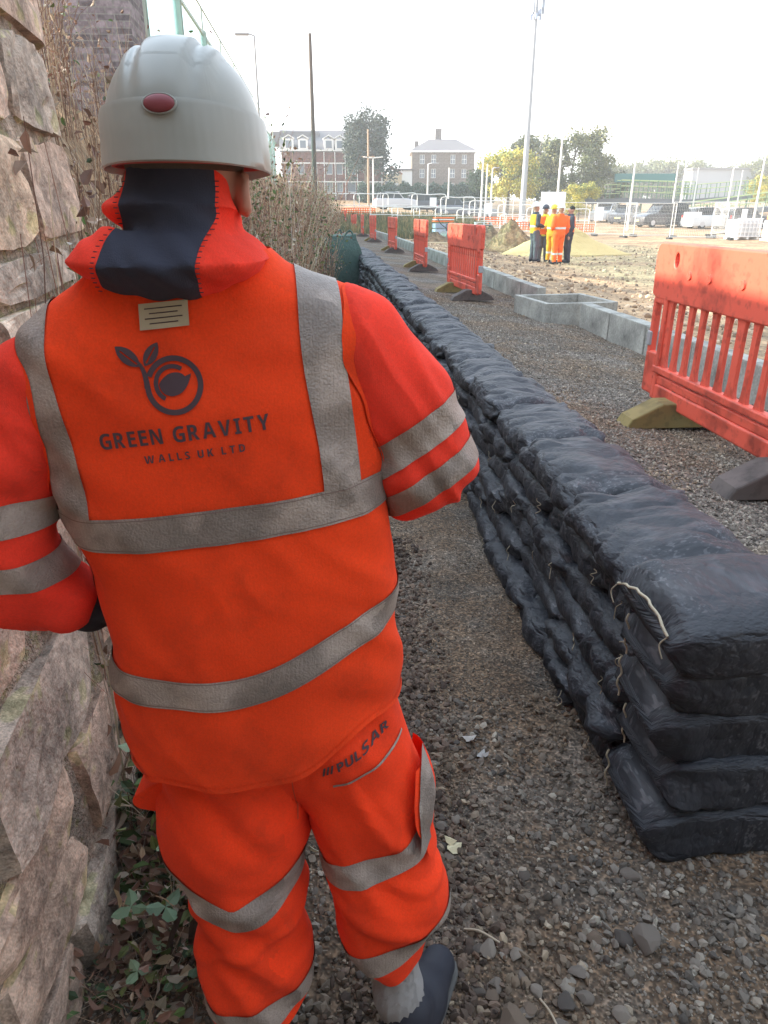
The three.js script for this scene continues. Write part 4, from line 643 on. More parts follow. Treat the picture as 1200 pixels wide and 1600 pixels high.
{
  const r = rng(5), dry = [weedParts(101, 130, 1.25, .42, 3, .15), weedParts(102, 120, 1.05, .45, 4, .25), weedParts(103, 140, 1.4, .40, 2, .1)], sp = [];
  for (const [X, D, s] of [ [-.66, 2.25, .95], [-.68, 2.7, 1.0], [-.85, 2.9, 1.1], [-1.2, 2.75, 1.0], [-.95, 3.3, 1.0], [-1.45, 3.2, .7], [-.85, 4.1, 1.0], [-1.35, 4.2, 1.05], [-1.9, 4.0, .5], [-.95, 5.2, 1.05], [-1.5, 5.4, 1.1], [-2.1, 5.3, .5], [-2.6, 5.0, .4], [-1.0, 6.6, 1.1], [-1.7, 6.9, 1.2], [-2.4, 6.8, 1.2], [-1.2, 8.3, 1.2], [-2.0, 8.6, 1.3], [-2.9, 8.4, 1.3], [-2.9, 6.4, .5], [-3.4, 9.8, 1.4], [-2.3, 10.4, 1.35]]) sp.push([X, -D, s]);
  weeds(dry, 'dry_weed', 'clump of dry brown weed stalks growing on the bank beside the stone wall', 'dry weeds on the bank', sp);
  weeds([weedParts(108, 120, 1.9, .22, 4, .15, .003, 1, .16), weedParts(109, 120, 1.75, .22, 4, .2, .003, 1, .2)], 'tall_weed', 'tall straight dry weed stalks standing against the end of the stone wall', 'tall weeds against the stone wall', [[-.70, -1.82, .95], [-.72, -2.2, 1], [-.74, -2.05, 1], [-.76, -2.35, 1.05], [-.80, -2.62, 1.1], [-.92, -2.9, 1.1]]);
  const wallTop = [weedParts(107, 46, .8, .3, 3, .2, .0025)];
  weeds(wallTop, 'wall_weed', 'thin dry weeds sprouting from the top of the stone wall', 'weeds on top of the stone wall', [[-1.2, -1.9, 1.0], [-1.25, -2.5, 1.1], [-1.15, -1.2, .9]]);
  const green = [weedParts(111, 190, 1.9, .55, 9, .35, .0042, 1.5), weedParts(112, 190, 1.7, .6, 14, .5, .0042, 1.4), weedParts(113, 180, 2.1, .5, 7, .25, .0045, 1.6)], hs = [];
  for (const [X, D, s] of [[-.75, 9.4, 1.15], [-1.4, 10.8, 1.3], [-.6, 11.8, 1.2], [-1.2, 13, 1.35], [-.45, 14, 1.15], [-1.0, 15.6, 1.35], [-.3, 16.6, 1.1], [-.9, 18.6, 1.3], [-1.6, 18.2, 1.4], [-.25, 20.5, 1.15], [-1.0, 22, 1.4], [-.2, 24, 1.1], [-.9, 26.5, 1.4], [0, 29, 1.1], [-.8, 31, 1.4], [.2, 34, 1.2], [-.6, 37, 1.5], [.2, 41, 1.3], [-.5, 45, 1.5]]) hs.push([X, -D, s]);
  weeds(green, 'roadside_bush', 'tall tangled green and straw coloured bush along the left edge of the path', 'bushes along the left edge of the path', hs);
  const low = [weedParts(121, 60, .32, .26, 7, .75, .002), weedParts(122, 50, .42, .22, 6, .6, .002)];
  weeds(low, 'ground_weed', 'low green weeds at the foot of the bank', 'low weeds at the foot of the bank', [[-.62, -2.7, 1], [-.7, -3.3, 1.2], [-.6, -4.1, 1.2], [-.65, -5, 1.3], [-.55, -6, 1.3], [-.6, -7.4, 1.4], [-1.05, -2.95, 1.1, 0, .1]]);
  const mg = [weedParts(131, 80, .6, 1.2, 4, .5, .006)];
  // bramble sprays with three-part leaves at the foot of the stone wall
  const mTri = M(lin(1, 1, 1), .7, { vertexColors: true, side: THREE.DoubleSide });
  const spray = (X, D, sprigs, hh, label) => {
    const S = new Cloud(), L = new Cloud(), o = thing('bramble', label, 'plant', [X, G(X, -D), -D], 0);
    for (const [dx, dz, h, ang, size, pale] of sprigs) { const tip = [dx, h, dz], pts = []; for (let k = 0; k <= 6; k++) { const t = k / 6; pts.push([dx * t + .02 * Math.sin(t * 5 + dx * 40), h * Math.sin(t * 1.75) / Math.sin(1.75), dz * t]); } S.stem(pts, .0035, .0018, jit([.2, .12, .07], r)); for (const q of [0, 2.0, -2.0]) { const a = ang + q, d = [Math.cos(a) * .93, .12 - .3 * Math.abs(q) / 3 * 0, Math.sin(a) * .93], l = Math.hypot(...d), dn = d.map((v) => v / l), s = [-Math.sin(a), .1, Math.cos(a)]; L.leaf(tip, dn, s, size * (q ? .92 : 1.1), size * .68, jit(pale ? [.20, .27, .16] : [.10, .16, .09], r, .25), .14); } }
    part('stems', S.geo(), mStemDry, o); part('leaves', L.geo(), mTri, o); return o;
  };
  spray(-.47, 1.32, [[.06, .12, .16, 1.0, .052, 0], [.0, .16, .22, 2.4, .045, 0], [.12, .02, .12, .3, .04, 0]], .2, 'bramble sprig with three broad green leaves at the foot of the stone wall');
  spray(-.5, 1.52, [[.02, .06, .42, 2.8, .06, 1], [.10, .0, .3, 1.2, .04, 0], [.16, .1, .22, .2, .042, 0], [.06, .15, .18, 2.0, .035, 1]], .4, 'tall bramble stem with a pale leaf beside the worker, below his pocket flap');
  spray(-.46, 1.12, [[.0, .02, .09, 2, .035, 1], [.08, .04, .07, .4, .03, 0], [.03, -.06, .06, 4, .03, 1]], .1, 'small seedling with pale leaves at the base of the stone wall');
  const litter = [weedParts(141, 70, .2, .22, 9, .35, .0022), weedParts(142, 60, .26, .2, 8, .6, .002)];
  weeds(litter, 'weed_litter', 'tangle of low weeds and dead stalks between the stone wall and the worker', 'weeds at the foot of the stone wall', [[-.42, -1.35, 1], [-.45, -1.6, 1.2], [-.38, -1.15, .8], [-.44, -1.9, 1.3], [-.35, -1.5, .8], [-.46, -2.3, 1.4]]);
  // bits lying on the path: rocks, leaves, sticks, paper
  const geos = [stoneGeo(201, 2), stoneGeo(202, 2), stoneGeo(203, 2), stoneGeo(204, 2, .5)], mats = stoneTones.map((c) => M(c.clone().multiply(lin(.68, .62, .56)), .9, { bumpMap: withRep(stBump, 3), bumpScale: .004 }));
  const rock = (X, D, s, g, m, label, group, fl = 1) => { const o = tagged('rock', geos[g], mats[m], label, 'rock', group, [X, GY(X, -D) + s * .3, -D], X * 40); o.scale.set(s, s * fl, s); return o; };
  rock(.735, 1.13, .04, 0, 0, 'single large rounded grey rock lying on the gravel beside the bag wall end');
  rock(.36, .95, .05, 1, 5, 'brown broken rock at the edge of the coarse stones');
  for (let i = 0; i < 120; i++) { const D = .62 + Math.pow(r(), 1.5) * 1.5, X = mix(-.3, .85, r()); rock(X, D, .009 + .017 * Math.pow(r(), 2.2), Math.floor(r() * 4), Math.floor(r() * 6), 'loose angular stone lying on the trodden path', 'loose stones on the path', .8); }
  for (let i = 0; i < 26; i++) { const D = .9 + r() * .28, X = .3 + r() * .32; rock(X, D, .010 + .014 * r(), Math.floor(r() * 4), [0, 2, 4, 5][Math.floor(r() * 4)], 'angular stone in the heap of coarse stones on the path', 'heap of coarse stones', .8); }
  for (let i = 0; i < 22; i++) { const D = 1.2 + r() * 1.5, X = mix(.18, .42, r()); rock(X, D, .012 + .02 * r() * r(), Math.floor(r() * 4), [1, 3, 0, 2][Math.floor(r() * 4)], 'dark stone along the foot of the earth rut', 'stones in the earth rut', .7); }
  const dead = (X, D, s, col, label) => { const L = new Cloud(); L.leaf([0, .012, 0], [.96, .1, .25], [-.25, .2, .94], s, s * .7, col, .35); L.leaf([.01, .02, .01], [.5, .25, .82], [-.8, .1, .55], s * .7, s * .5, col, .5); const o = tagged('dead_leaf', L.geo(), mTri, label, 'leaf', 'dead leaves on the path', [X, GY(X, -D) + .004, -D], X * 30); return o; };
  dead(.34, 1.45, .055, [.62, .55, .36], 'large pale yellow dead leaf curled on the gravel');
  dead(.42, 1.88, .05, [.48, .44, .40], 'whitish dead leaf on the gravel behind the worker');
  dead(.95 - .12, 2.14, .03, [.5, .22, .05], 'small orange leaf caught against the bag wall');
  dead(.45, 1.78, .04, [.42, .40, .38], 'grey dead leaf on the gravel beside the bag wall'); dead(-.02, 2.0, .03, [.5, .46, .4], 'small pale leaf between the legs of the worker');
  for (const [X, D, a, L, lab] of [[.44, 1.02, 1.3, .1, 'thin pale stalk standing among the coarse stones'], [.3, 1.2, .5, .09, 'pale splinter of wood lying flat on the path'], [.18, 1.12, 2.6, .12, 'dark bent twig lying beside the worker shoe']]) tagged('twig', tb([[0, .006, 0], [L * .4 * Math.cos(a), .02, L * .4 * Math.sin(a)], [L * Math.cos(a), .008, L * Math.sin(a)]], .003, 10, 5), M(lin(.42, .34, .25), .9), lab, 'twig', null, [X, GY(X, -D), -D]);
  // dead woody stump stems beside the shoe
  { const o = thing('woody_stem', 'broken dark woody stems standing beside the worker left leg', 'plant', [-.36, 0, -1.18]); part('stems', [tb([[0, -.02, 0], [.01, .1, .0], [.045, .22, -.02]], .011, 10, 6), tb([[.0, 0, .02], [-.04, .08, .03], [-.01, .17, .0]], .007, 10, 6), tb([[.03, 0, .05], [.0, .05, .06], [.08, .12, .02]], .006, 10, 6)], M(lin(.10, .065, .05), .85, { bumpMap: withRep(stBump, 6), bumpScale: .004 }), o); }
}
// green bulk bag by the far end of the wall
{
  const o = thing('bulk_bag', 'dark green woven bulk bag standing beside the far end of the bag wall', 'bag', [.22, G(.2, -17.5), -17.5], .3), g = new THREE.BoxGeometry(1.0, 1.15, 1.0, 10, 12, 10), p = g.attributes.position;
  for (let i = 0; i < p.count; i++) { const x = p.getX(i), y = p.getY(i) + .575, z = p.getZ(i), b = 1 + .12 * Math.sin(y / 1.15 * Math.PI) - .12 * sst(.85, 1.15, y), n = .035 * fbm(x * 4, y * 4, z * 4, 3); p.setXYZ(i, x * b + n, y + n + (y > 1.1 ? .05 * N3(x * 5, 1, z * 5) : 0), z * b + n); }
  g.computeVertexNormals(); part('sack', boxUV(g), M(lin(.045, .10, .085), .7, { bumpMap: withRep(bagBump, 2), bumpScale: .02 }), o);
  for (const [a, b] of [[-.45, .45], [.45, .45], [-.45, -.45], [.45, -.45]]) part('strap', tb([[a, .95, b], [a * .8, 1.25, b * .8], [a * .45, 1.1, b * .6]], .022, 10, 5), M(lin(.07, .13, .11), .8), o);
}
// ---------------------------------------------------------------- site things: mounds, people, fences, cars, poles
const pos = (px, py, d) => onDepth(px, py, d);
const grd = (px, d) => { const p = onDepth(px, 330, d); return [p.x, GY(p.x, p.z), p.z]; };
function mound(name, label, px, d, rx, rz, h, m, seed, rough) {
  const q = grd(px, d), p = [], I = [], nr = 26, na = 56; p.push(0, h, 0);
  for (let j = 1; j <= nr; j++) for (let i = 0; i < na; i++) { const a = i / na * 6.2832, t = j / nr, e = 1 + .22 * N3(Math.cos(a) * 1.3 + seed, Math.sin(a) * 1.3, seed), x = Math.cos(a) * rx * t * e, z = Math.sin(a) * rz * t * e; const y = h * Math.pow(1 - t, 1.15) * (1 + .25 * N3(x * .9 + seed, 1, z * .9)) + rough * (1 - t * t) * fbm(x * 2.4 + seed, 2, z * 2.4, 4) + (j === nr ? -.2 : 0); p.push(x, y, z); }
  for (let i = 0; i < na; i++) I.push(0, 1 + (i + 1) % na, 1 + i);
  for (let j = 0; j < nr - 1; j++) for (let i = 0; i < na; i++) { const a = 1 + j * na + i, b = 1 + j * na + (i + 1) % na; I.push(a, b, a + na, b, b + na, a + na); }
  const g = new THREE.BufferGeometry(); g.setAttribute('position', new THREE.Float32BufferAttribute(p, 3)); g.setIndex(I); g.computeVertexNormals(); g.computeBoundingBox();
  return tagged(name, boxUV(g), m, label, 'mound', null, q);
}
const mSand = M(lin(.66, .49, .22), .95, { bumpMap: withRep(earthBump, .5), bumpScale: .05 }), mSoil = M(lin(.9, .85, .8), .97, { map: withRep(earthTex, .3), bumpMap: withRep(earthBump, .5), bumpScale: .12 }), mSoilG = M(lin(.62, .64, .66), .97, { map: withRep(earthTex, .3), bumpMap: withRep(earthBump, .5), bumpScale: .1 });
mound('sand_pile', 'low bright yellow pile of building sand behind the group of workers', 882, 30.5, 2.7, 1.5, 1.2, mSand, 3, .12);
mound('soil_heap', 'grey and brown heap of excavated soil and lumps beside the sand pile', 800, 33, 1.45, 1.3, 1.35, mSoil, 7, .5);
mound('soil_heap', 'lower grey heap of spoil next to the brown soil heap', 768, 35, 1.5, 1.2, 1.0, mSoilG, 12, .35);
mound('soil_heap', 'small grey spoil ridge in front of the stacked crates', 678, 38, 1.5, .9, .55, mSoilG, 17, .25);
// --- workers
const personKit = (() => {
  const J = { hip: .92, sh: 1.46 };
  const legs = (x, y, z, i) => Math.min(chain(x, y, z, [[-.09, .93, 0, .10 + i], [-.10, .5, -.02, .07 + i], [-.11, .09, .01, .05 + i]]), chain(x, y, z, [[.09, .93, 0, .10 + i], [.10, .5, -.04, .07 + i], [.115, .09, -.02, .05 + i]]));
  const trunk = (x, y, z, i) => { const [a, b] = pw([[.85, .16, .11], [1.0, .155, .11], [1.25, .185, .125], [1.42, .19, .11], [1.52, .09, .08]], y), k = Math.pow(Math.pow(Math.abs(x) / (a + i), 2.4) + Math.pow(Math.abs(z) / (b + i), 2.4), 1 / 2.4); return Math.max((k - 1) * Math.min(a, b), .84 - y, y - 1.54); };
  const armsA = (x, y, z, i) => Math.min(chain(x, y, z, [[-.2, 1.42, 0, .06 + i], [-.27, 1.15, .03, .05 + i], [-.13, 1.08, -.22, .035 + i]]), chain(x, y, z, [[.2, 1.42, 0, .06 + i], [.27, 1.15, .03, .05 + i], [.13, 1.1, -.22, .035 + i]]));
  const armsB = (x, y, z, i) => Math.min(chain(x, y, z, [[-.2, 1.42, 0, .06 + i], [-.25, 1.14, .02, .05 + i], [-.24, .88, -.05, .035 + i]]), chain(x, y, z, [[.2, 1.42, 0, .06 + i], [.27, 1.16, .05, .05 + i], [.16, 1.0, -.16, .035 + i]]));
  const head = (x, y, z) => { let h = smin(sEll(x, y, z, [0, 1.68, .01], [.075, .10, .092]), sEll(x, y, z, [0, 1.61, -.04], [.055, .065, .055]), .05); h = smin(h, sCap(x, y, z, [0, 1.66, -.09], [0, 1.63, -.108], .012, .014), .02); for (const s of [-1, 1]) h = smin(h, sEll(x, y, z, [s * .08, 1.64, .01], [.014, .032, .022]), .01); return smin(h, sCap(x, y, z, [0, 1.48, .01], [0, 1.6, 0], .058, .055), .03); };
  const hands = (x, y, z, A) => A === armsA ? Math.min(sEll(x, y, z, [-.10, 1.08, -.27], [.032, .03, .06]), sEll(x, y, z, [.10, 1.1, -.27], [.032, .03, .06])) : Math.min(sEll(x, y, z, [-.24, .8, -.07], [.03, .07, .04]), sEll(x, y, z, [.13, .98, -.2], [.032, .03, .06]));
  const lo = [-.45, -.02, -.42], hi = [.45, 1.86, .3];
  return [armsA, armsB].map((A) => ({
    body: nets((x, y, z) => smin(smin(smin(trunk(x, y, z, -.02), A(x, y, z, -.012), .03), smin(legs(x, y, z, -.015), head(x, y, z), .02), .03), hands(x, y, z, A), .015), lo, hi, .02),
    jacket: nets((x, y, z) => smin(trunk(x, y, z, .012), Math.max(A(x, y, z, .016)), .04), lo, hi, .022, (x, y, z) => .012 * N3(x * 9, y * 9, z * 9)),
    trousers: nets((x, y, z) => Math.max(smin(legs(x, y, z, .016), sEll(x, y, z, [0, .93, 0], [.17, .12, .12]), .05), y - 1.02, .07 - y), lo, hi, .022, (x, y, z) => .012 * N3(x * 8, y * 12, z * 8)),
    shoes: nets((x, y, z) => Math.max(.0 - y, Math.min(sCap(x, y, z, [-.11, .06, .03], [-.13, .045, -.16], .055, .045), sCap(x, y, z, [.115, .06, .0], [.14, .045, -.18], .055, .045))), lo, [.45, .3, .3], .02),
    vest: nets((x, y, z) => trunk(x, y, z, .03), lo, hi, .022),
  })); })();
const helmetGeo = (() => { const d = new THREE.SphereGeometry(1, 20, 10, 0, 6.2832, 0, 1.62); d.scale(.115, .135, .145); const b = new THREE.CylinderGeometry(1, 1, .02, 24); b.scale(.128, 1, .165); b.translate(0, .0, -.01); return merge([d, b]).translate(0, 1.715, .005); })();
const hairGeo = (() => { const d = new THREE.SphereGeometry(1, 16, 10, 0, 6.2832, 0, 1.7); d.scale(.085, .105, .1); return d.translate(0, 1.69, .02); })();
function worker(label, px, d, turn, kit, c, s = 1) { // c: jacket, vest, trousers, hat
  const o = thing('person', label, 'person', grd(px, d), turn, 'workers talking on the site'), K = personKit[kit], uv = (g) => g.attributes.uv ? g : boxUV(g);
  part('body', uv(K.body), mSkin, o); part('jacket', uv(K.jacket), c[0], o); if (c[1]) { part('vest', uv(cut(K.vest, [(x, y) => y - .9, (x, y) => 1.47 - y])), c[1], o); part('vest_tape', uv(cut(K.vest, [(x, y) => y - 1.08, (x, y) => 1.14 - y], .004)), c[4], o); }
  part('trousers', uv(K.trousers), c[2], o); part('shoes', uv(K.shoes), mShoe, o); if (c[5]) part('leg_tape', uv(cut(K.trousers, [(x, y) => y - .3, (x, y) => .36 - y], .004)), c[4], o);
  part(c[3] === mHairD ? 'hair' : 'helmet', c[3] === mHairD ? hairGeo : helmetGeo, c[3], o); o.scale.setScalar(s); return o;
}
const mAmb = M(lin(.95, .42, .03), .85), mHairD = M(lin(.03, .025, .022), .9), mYel = M(lin(.75, .72, .05), .85), mDarkC = M(lin(.06, .055, .075), .9), mGreyC = M(lin(.13, .12, .14), .9), mTapeS = M(lin(.75, .75, .72), .5), mWhiteP = M(lin(.8, .8, .78), .5), mOrg2 = M(lin(1, .16, .02), .85);
worker('worker in amber vest, white helmet and dark trousers beside the soil heap', 838, 25.2, -1.4, 0, [mDarkC, mAmb, mGreyC, mWhiteP, mTapeS]);
worker('worker in orange and yellow vest with a dark cap facing the others', 853, 26.2, 2.7, 0, [mYel, mOrg2, mGreyC, M(lin(.05, .05, .07), .6), mTapeS]);
worker('worker in full amber suit and yellow helmet half hidden behind the orange suited one', 866, 25.6, -.9, 0, [mAmb, mAmb, mAmb, M(lin(.75, .6, .05), .5), mTapeS, 1], .99);
worker('worker in full orange suit and white helmet with back turned', 877, 24.6, .2, 0, [mOrg2, mOrg2, mOrg2, mWhiteP, mTapeS, 1]);
worker('bareheaded worker in dark clothes and open orange vest beside the sand pile', 893, 25.6, 1.5, 1, [mDarkC, mOrg2, mDarkC, mHairD, mTapeS]);
// --- mesh fence panels
const mGalv = M(lin(.72, .72, .70), .45, { metalness: .2 }), mRub = M(lin(.04, .04, .04), .9), mWhitePl = M(lin(.82, .82, .82), .5), mRedPl = M(lin(.75, .12, .05), .6);
const herasGeo = (() => { const w = 3.4, h = 2.0, wires = [], fr = [bar([-w / 2, 0, 0], [-w / 2, h, 0], .021), bar([w / 2, 0, 0], [w / 2, h, 0], .021), bar([-w / 2, h, 0], [w / 2, h, 0], .021), bar([-w / 2, .15, 0], [w / 2, .15, 0], .021)]; for (let i = 1; i < 34; i++) wires.push(bx(.004, h - .15, .004, -w / 2 + w * i / 34, h / 2 + .07, 0)); for (let i = 1; i < 9; i++) wires.push(bx(w, .004, .004, 0, .15 + (h - .15) * i / 9, .003)); return [fr.map((g) => g), merge(wires)]; })();
function heras(label, px, d, turn, sign) {
  const o = thing('fence_panel', label, 'fence', grd(px, d), turn, 'galvanised mesh fence panels round the car park');
  part('frame', herasGeo[0].map((g) => g.clone()), mGalv, o); part('wire_mesh', herasGeo[1], mGalv, o); for (const s of [-1, 1]) part('foot', rb(.22, .14, .7, .03, s * 1.7, .06, 0), mRub, o);
  if (sign) part('notice_board', bx(sign[0], sign[1], .01, sign[2], 1.35, .03), mWhitePl, o); return o;
}
for (const [px, d, t, s] of [[763, 52, .1, [.5, .7, 0]], [828, 51, .1, [.35, .45, .6]], [893, 50, .12], [955, 49, .15, [.6, .8, -.8]], [1018, 48, .2]]) heras('galvanised mesh fence panel in the row in front of the parked cars', px, d, t - YAW, s);
heras('mesh fence panel standing forward of the dark van on black feet', 1100, 44, -.1 - YAW, [1.0, .28, -.6]); heras('mesh fence panel with a small white notice behind the white cage box', 1155, 47, .25 - YAW, [.4, .6, .4]); heras('mesh fence panel set at a slant between the van and the white cage box', 1128, 52, .9 - YAW, [.4, .7, 0]);
// --- white board on a post
{ const p = grd(863, 49), o = thing('site_board', 'large blank white notice board standing behind the workers', 'sign', p, -YAW); part('board', rb(1.55, 1.15, .04, .01, 0, 2.05, 0), mWhitePl, o); part('mark', bx(.18, .22, .006, .28, 1.72, .024), M(lin(.35, .38, .4), .6), o); for (const s of [-1, 1]) part('post', cy(.04, .04, 2.6, s * .6, 1.3, -.05), mGalv, o); }
// --- white cage boxes at the right
for (const [px, d, lab] of [[1163, 45, 'white cage box of stacked frames in front of the mesh fence'], [1222, 43, 'second white cage box with an orange load on top']]) {
  const o = thing('cage_box', lab, 'crate', grd(px, d), .2); part('tank', rb(1.5, .95, 1.0, .08, .1, .62, 0), M(lin(.62, .63, .64), .6), o); const f = []; for (let i = 0; i < 7; i++) f.push(bx(.05, 1.0, .05, -.72 + i * .27, .62, .54)); for (let i = 0; i < 5; i++) f.push(bx(1.75, .05, .05, .1, .16 + i * .24, .56)); part('cage', f, mWhitePl, o); for (const s of [-1, 0, 1]) part('skid', bx(.14, .14, 1.1, .1 + s * .7, .07, 0), mWhitePl, o); if (px > 1200) part('load', rb(1.3, .25, .9, .06, .1, 1.24, 0), M(lin(.8, .25, .06), .6), o);
}
// --- crates and plant stacked by the railing
{
  const o = thing('crate_stack', 'stack of blue grey crates topped with orange boards in front of the white railing', 'crates', grd(692, 44), .1); for (let k = 0; k < 3; k++) part('crate', rb(1.05, .26, .8, .03, 0, .15 + k * .3, 0), k === 2 ? M(lin(.35, .4, .5), .6) : M(lin(.5, .56, .66), .6), o); for (let k = 0; k < 3; k++) part('board', rb(1.1, .05, .8, .01, .03 * k, 1.0 + k * .09, 0), k % 2 ? mWhitePl : mOrg2, o);
  const q = thing('pallet_stack', 'stack of dark and pale pallets in front of the white railing', 'pallets', grd(756, 44), -.1); for (let k = 0; k < 6; k++) { const b = part('pallet', [bx(1.0, .03, .8, 0, .14, 0), bx(1.0, .03, .8, 0, .02, 0), bx(.1, .1, .8, -.42, .08, 0), bx(.1, .1, .8, 0, .08, 0), bx(.1, .1, .8, .42, .08, 0)], [M(lin(.08, .07, .07), .8), M(lin(.62, .62, .6), .8)][k % 2], q); b.position.y = k * .165; }
  const m = thing('compactor', 'small dark site machine with wheels beside the blue grey crates', 'machine', grd(707, 42.5), .5); part('engine', rb(.55, .5, .5, .06, 0, .65, 0), mDarkC, m); part('drum', cy(.26, .26, .6, .35, .26, 0, 20, Math.PI / 2), M(lin(.12, .11, .11), .6), m); part('drum', cy(.26, .26, .6, -.35, .26, 0, 20, Math.PI / 2), M(lin(.12, .11, .11), .6), m); part('handle', tb([[-.3, .6, 0], [-.8, .9, 0], [-1.0, 1.15, 0]], .025, 8, 5), mRub, m);
  for (const [px, lab] of [[622, 'white plastic pipe lying beyond the far barriers'], [633, 'second white pipe lying beside the first']]) { const g = grd(px, 46 + (px > 630 ? 1.2 : 0)); tagged('pipe', cy(.11, .11, 3.2, 0, .16, 0, 14, 0, 0, Math.PI / 2), mWhitePl, lab, 'pipe', null, g, -.3); }
  const pk = grd(712, 37); tagged('timber', rb(2.6, .14, .2, .02, 0, .1, 0), M(lin(.6, .48, .32), .9), 'pale timber baulk lying on the ground in front of the crates', 'timber', null, pk, -.12);
}
// --- white hoop railings on the raised road edge
const railGeo = (w, h) => { const r = .035; const f = [tb([[-w / 2, 0, 0], [-w / 2, h * .5, 0], [-w / 2, h * .92, 0], [-w / 2 + .08, h, 0], [0, h, 0], [w / 2 - .08, h, 0], [w / 2, h * .92, 0], [w / 2, h * .5, 0], [w / 2, 0, 0]], r, 40, 6)]; return [merge(f), bar([-w / 2, h * .5, 0], [w / 2, h * .5, 0], r * .8), bar([-w / 2, h * .18, 0], [w / 2, h * .18, 0], r * .7)]; };
{ const R1 = railGeo(2.5, 1.55), R2 = railGeo(1.9, 1.0); for (let i = 0; i < 9; i++) { const g = grd(535 + i * 45, 57), o = thing('railing', 'tall white hoop railing along the raised road edge', 'railing', g, -YAW, 'tall white hoop railings'); part('hoop', R1[0], mGalv, o); part('rail', R1[1], mGalv, o); part('rail', R1[2], mGalv, o); if (i === 3 || i === 7) part('notice_board', bx(.5, .6, .01, .3, 1.05, .04), mWhitePl, o); }
  for (let i = 0; i < 9; i++) { const g = grd(600 + i * 34, 53.5), o = thing('railing', 'low white guard rail in front of the tall hoop railings', 'railing', g, -YAW, 'low white guard rails'); part('hoop', R2[0], mGalv, o); part('rail', R2[1], mGalv, o); } }
for (const [px, d, w, lab] of [[560, 56, 2.4, 'orange mesh strip hung on the tall railing near the bushes'], [775, 54.5, 3.2, 'orange mesh strip behind the soil heap'], [832, 52.5, 2.6, 'orange mesh strip behind the workers'], [905, 51, 2.2, 'orange mesh strip beside the large white board']]) { const g = grd(px, d), f = []; for (let i = 0; i <= 14; i++) f.push(bx(.06, .5, .012, -w / 2 + w * i / 14, .45, 0)); for (let i = 0; i < 4; i++) f.push(bx(w, .06, .014, 0, .22 + i * .15, 0)); tagged('safety_netting', f, mOrg2, lab, 'netting', null, g, -YAW); }
// --- cars
const mGlass = M(lin(.03, .035, .04), .12, { metalness: .1 }), mTyre = M(lin(.02, .02, .02), .9), mRim = M(lin(.5, .5, .52), .4, { metalness: .5 }), mLamp = M(lin(.8, .78, .7), .3), mTail = M(lin(.6, .03, .02), .35);
function car(label, p, turn, color, k) { // k: profile; nose towards +x
  const o = thing('parked_car', label, 'car', p, turn, 'parked cars'), P = { suv: [4.5, 1.78, .95, .16, .30, .93, .82, .62], hatch: [4.0, 1.5, .86, .22, .38, .88, .80, .56] }[k], [L, H, belt, , , , ,] = P, paint = new THREE.MeshPhysicalMaterial({ color, roughness: .3, clearcoat: .6, clearcoatRoughness: .15 });
  const ex = (pts, w, b) => { const s = new THREE.Shape(pts.map(([x, y]) => new THREE.Vector2(x, y))); return new THREE.ExtrudeGeometry(s, { depth: w, bevelEnabled: true, bevelThickness: b, bevelSize: b, bevelSegments: 3 }).translate(0, 0, -w / 2); };
  const h = L / 2; part('body', toCreasedNormals(ex([[-h, .35], [-h + .02, .25], [h - .05, .25], [h, .4], [h - .04, .72], [h - .35, belt - .06], [h - 1.15, belt + .04], [-h + .1, belt + .05], [-h - .0, .8]], 1.55, .09), .5), paint, o);
  part('cabin', toCreasedNormals(ex([[-h + .08, belt], [h - 1.2, belt], [h - 1.95, H - .04], [h - 2.3, H], [-h + .55, H - .02], [-h + .25, H - .1]], 1.3, .08), .5), mGlass, o); part('roof', rb(L - 2.55, .05, 1.36, .02, -.42, H + .055, 0), paint, o);
  for (const s of [-1, 1]) { for (const x of [-h + .3, -.35, h - 1.5]) part('pillar', bar([x + (x > 0 ? .25 : 0), belt + .02, s * .745], [x - (x > 0 ? .35 : -.1), H, s * .69], .04), paint, o); part('mirror', rb(.12, .12, .16, .03, h - 1.45, belt + .12, s * .93), paint, o); part('headlight', rb(.1, .13, .32, .03, h - .02, .68, s * .6), mLamp, o); part('tail_light', rb(.06, .3, .16, .02, -h - .07, .85, s * .68), mTail, o); for (const x of [-h + .8, h - .85]) { const w = part('wheel', cy(.33, .33, .2, x, .33, s * .76, 24, Math.PI / 2), mTyre, o); part('rim', cy(.2, .2, .03, x, .33, s * .865, 16, Math.PI / 2), mRim, w); } }
  part('number_plate', bx(.02, .11, .5, h + .1, .5, 0), M(lin(.8, .75, .3), .5), o); return o;
}
car('large dark van-like car parked behind the mesh fence', grd(1034, 64), .25 + Math.PI, lin(.035, .037, .045), 'suv'); car('dark hatchback parked beside the large dark car', grd(977, 69), .9 + Math.PI, lin(.06, .065, .08), 'hatch'); car('silver car half hidden behind the dark hatchback', grd(945, 73), .9 + Math.PI, lin(.5, .52, .55), 'hatch');
car('white car parked behind the slanting mesh fence panel', grd(1112, 62), .1, lin(.6, .61, .62), 'hatch'); car('dark car behind the white cage box and fence', grd(1168, 62), .2, lin(.07, .075, .085), 'hatch');
for (const [px, d, c, lab] of [[618, 76, lin(.5, .5, .52), 'pale car on the raised road behind the white railing'], [665, 78, lin(.06, .06, .08), 'dark car on the raised road behind the white railing'], [712, 78, lin(.12, .13, .16), 'grey blue car on the raised road in front of the square brick block'], [745, 80, lin(.3, .3, .32), 'mid grey car on the raised road near the yellow tree']]) car(lab, grd(px, d), .1, c, 'hatch');
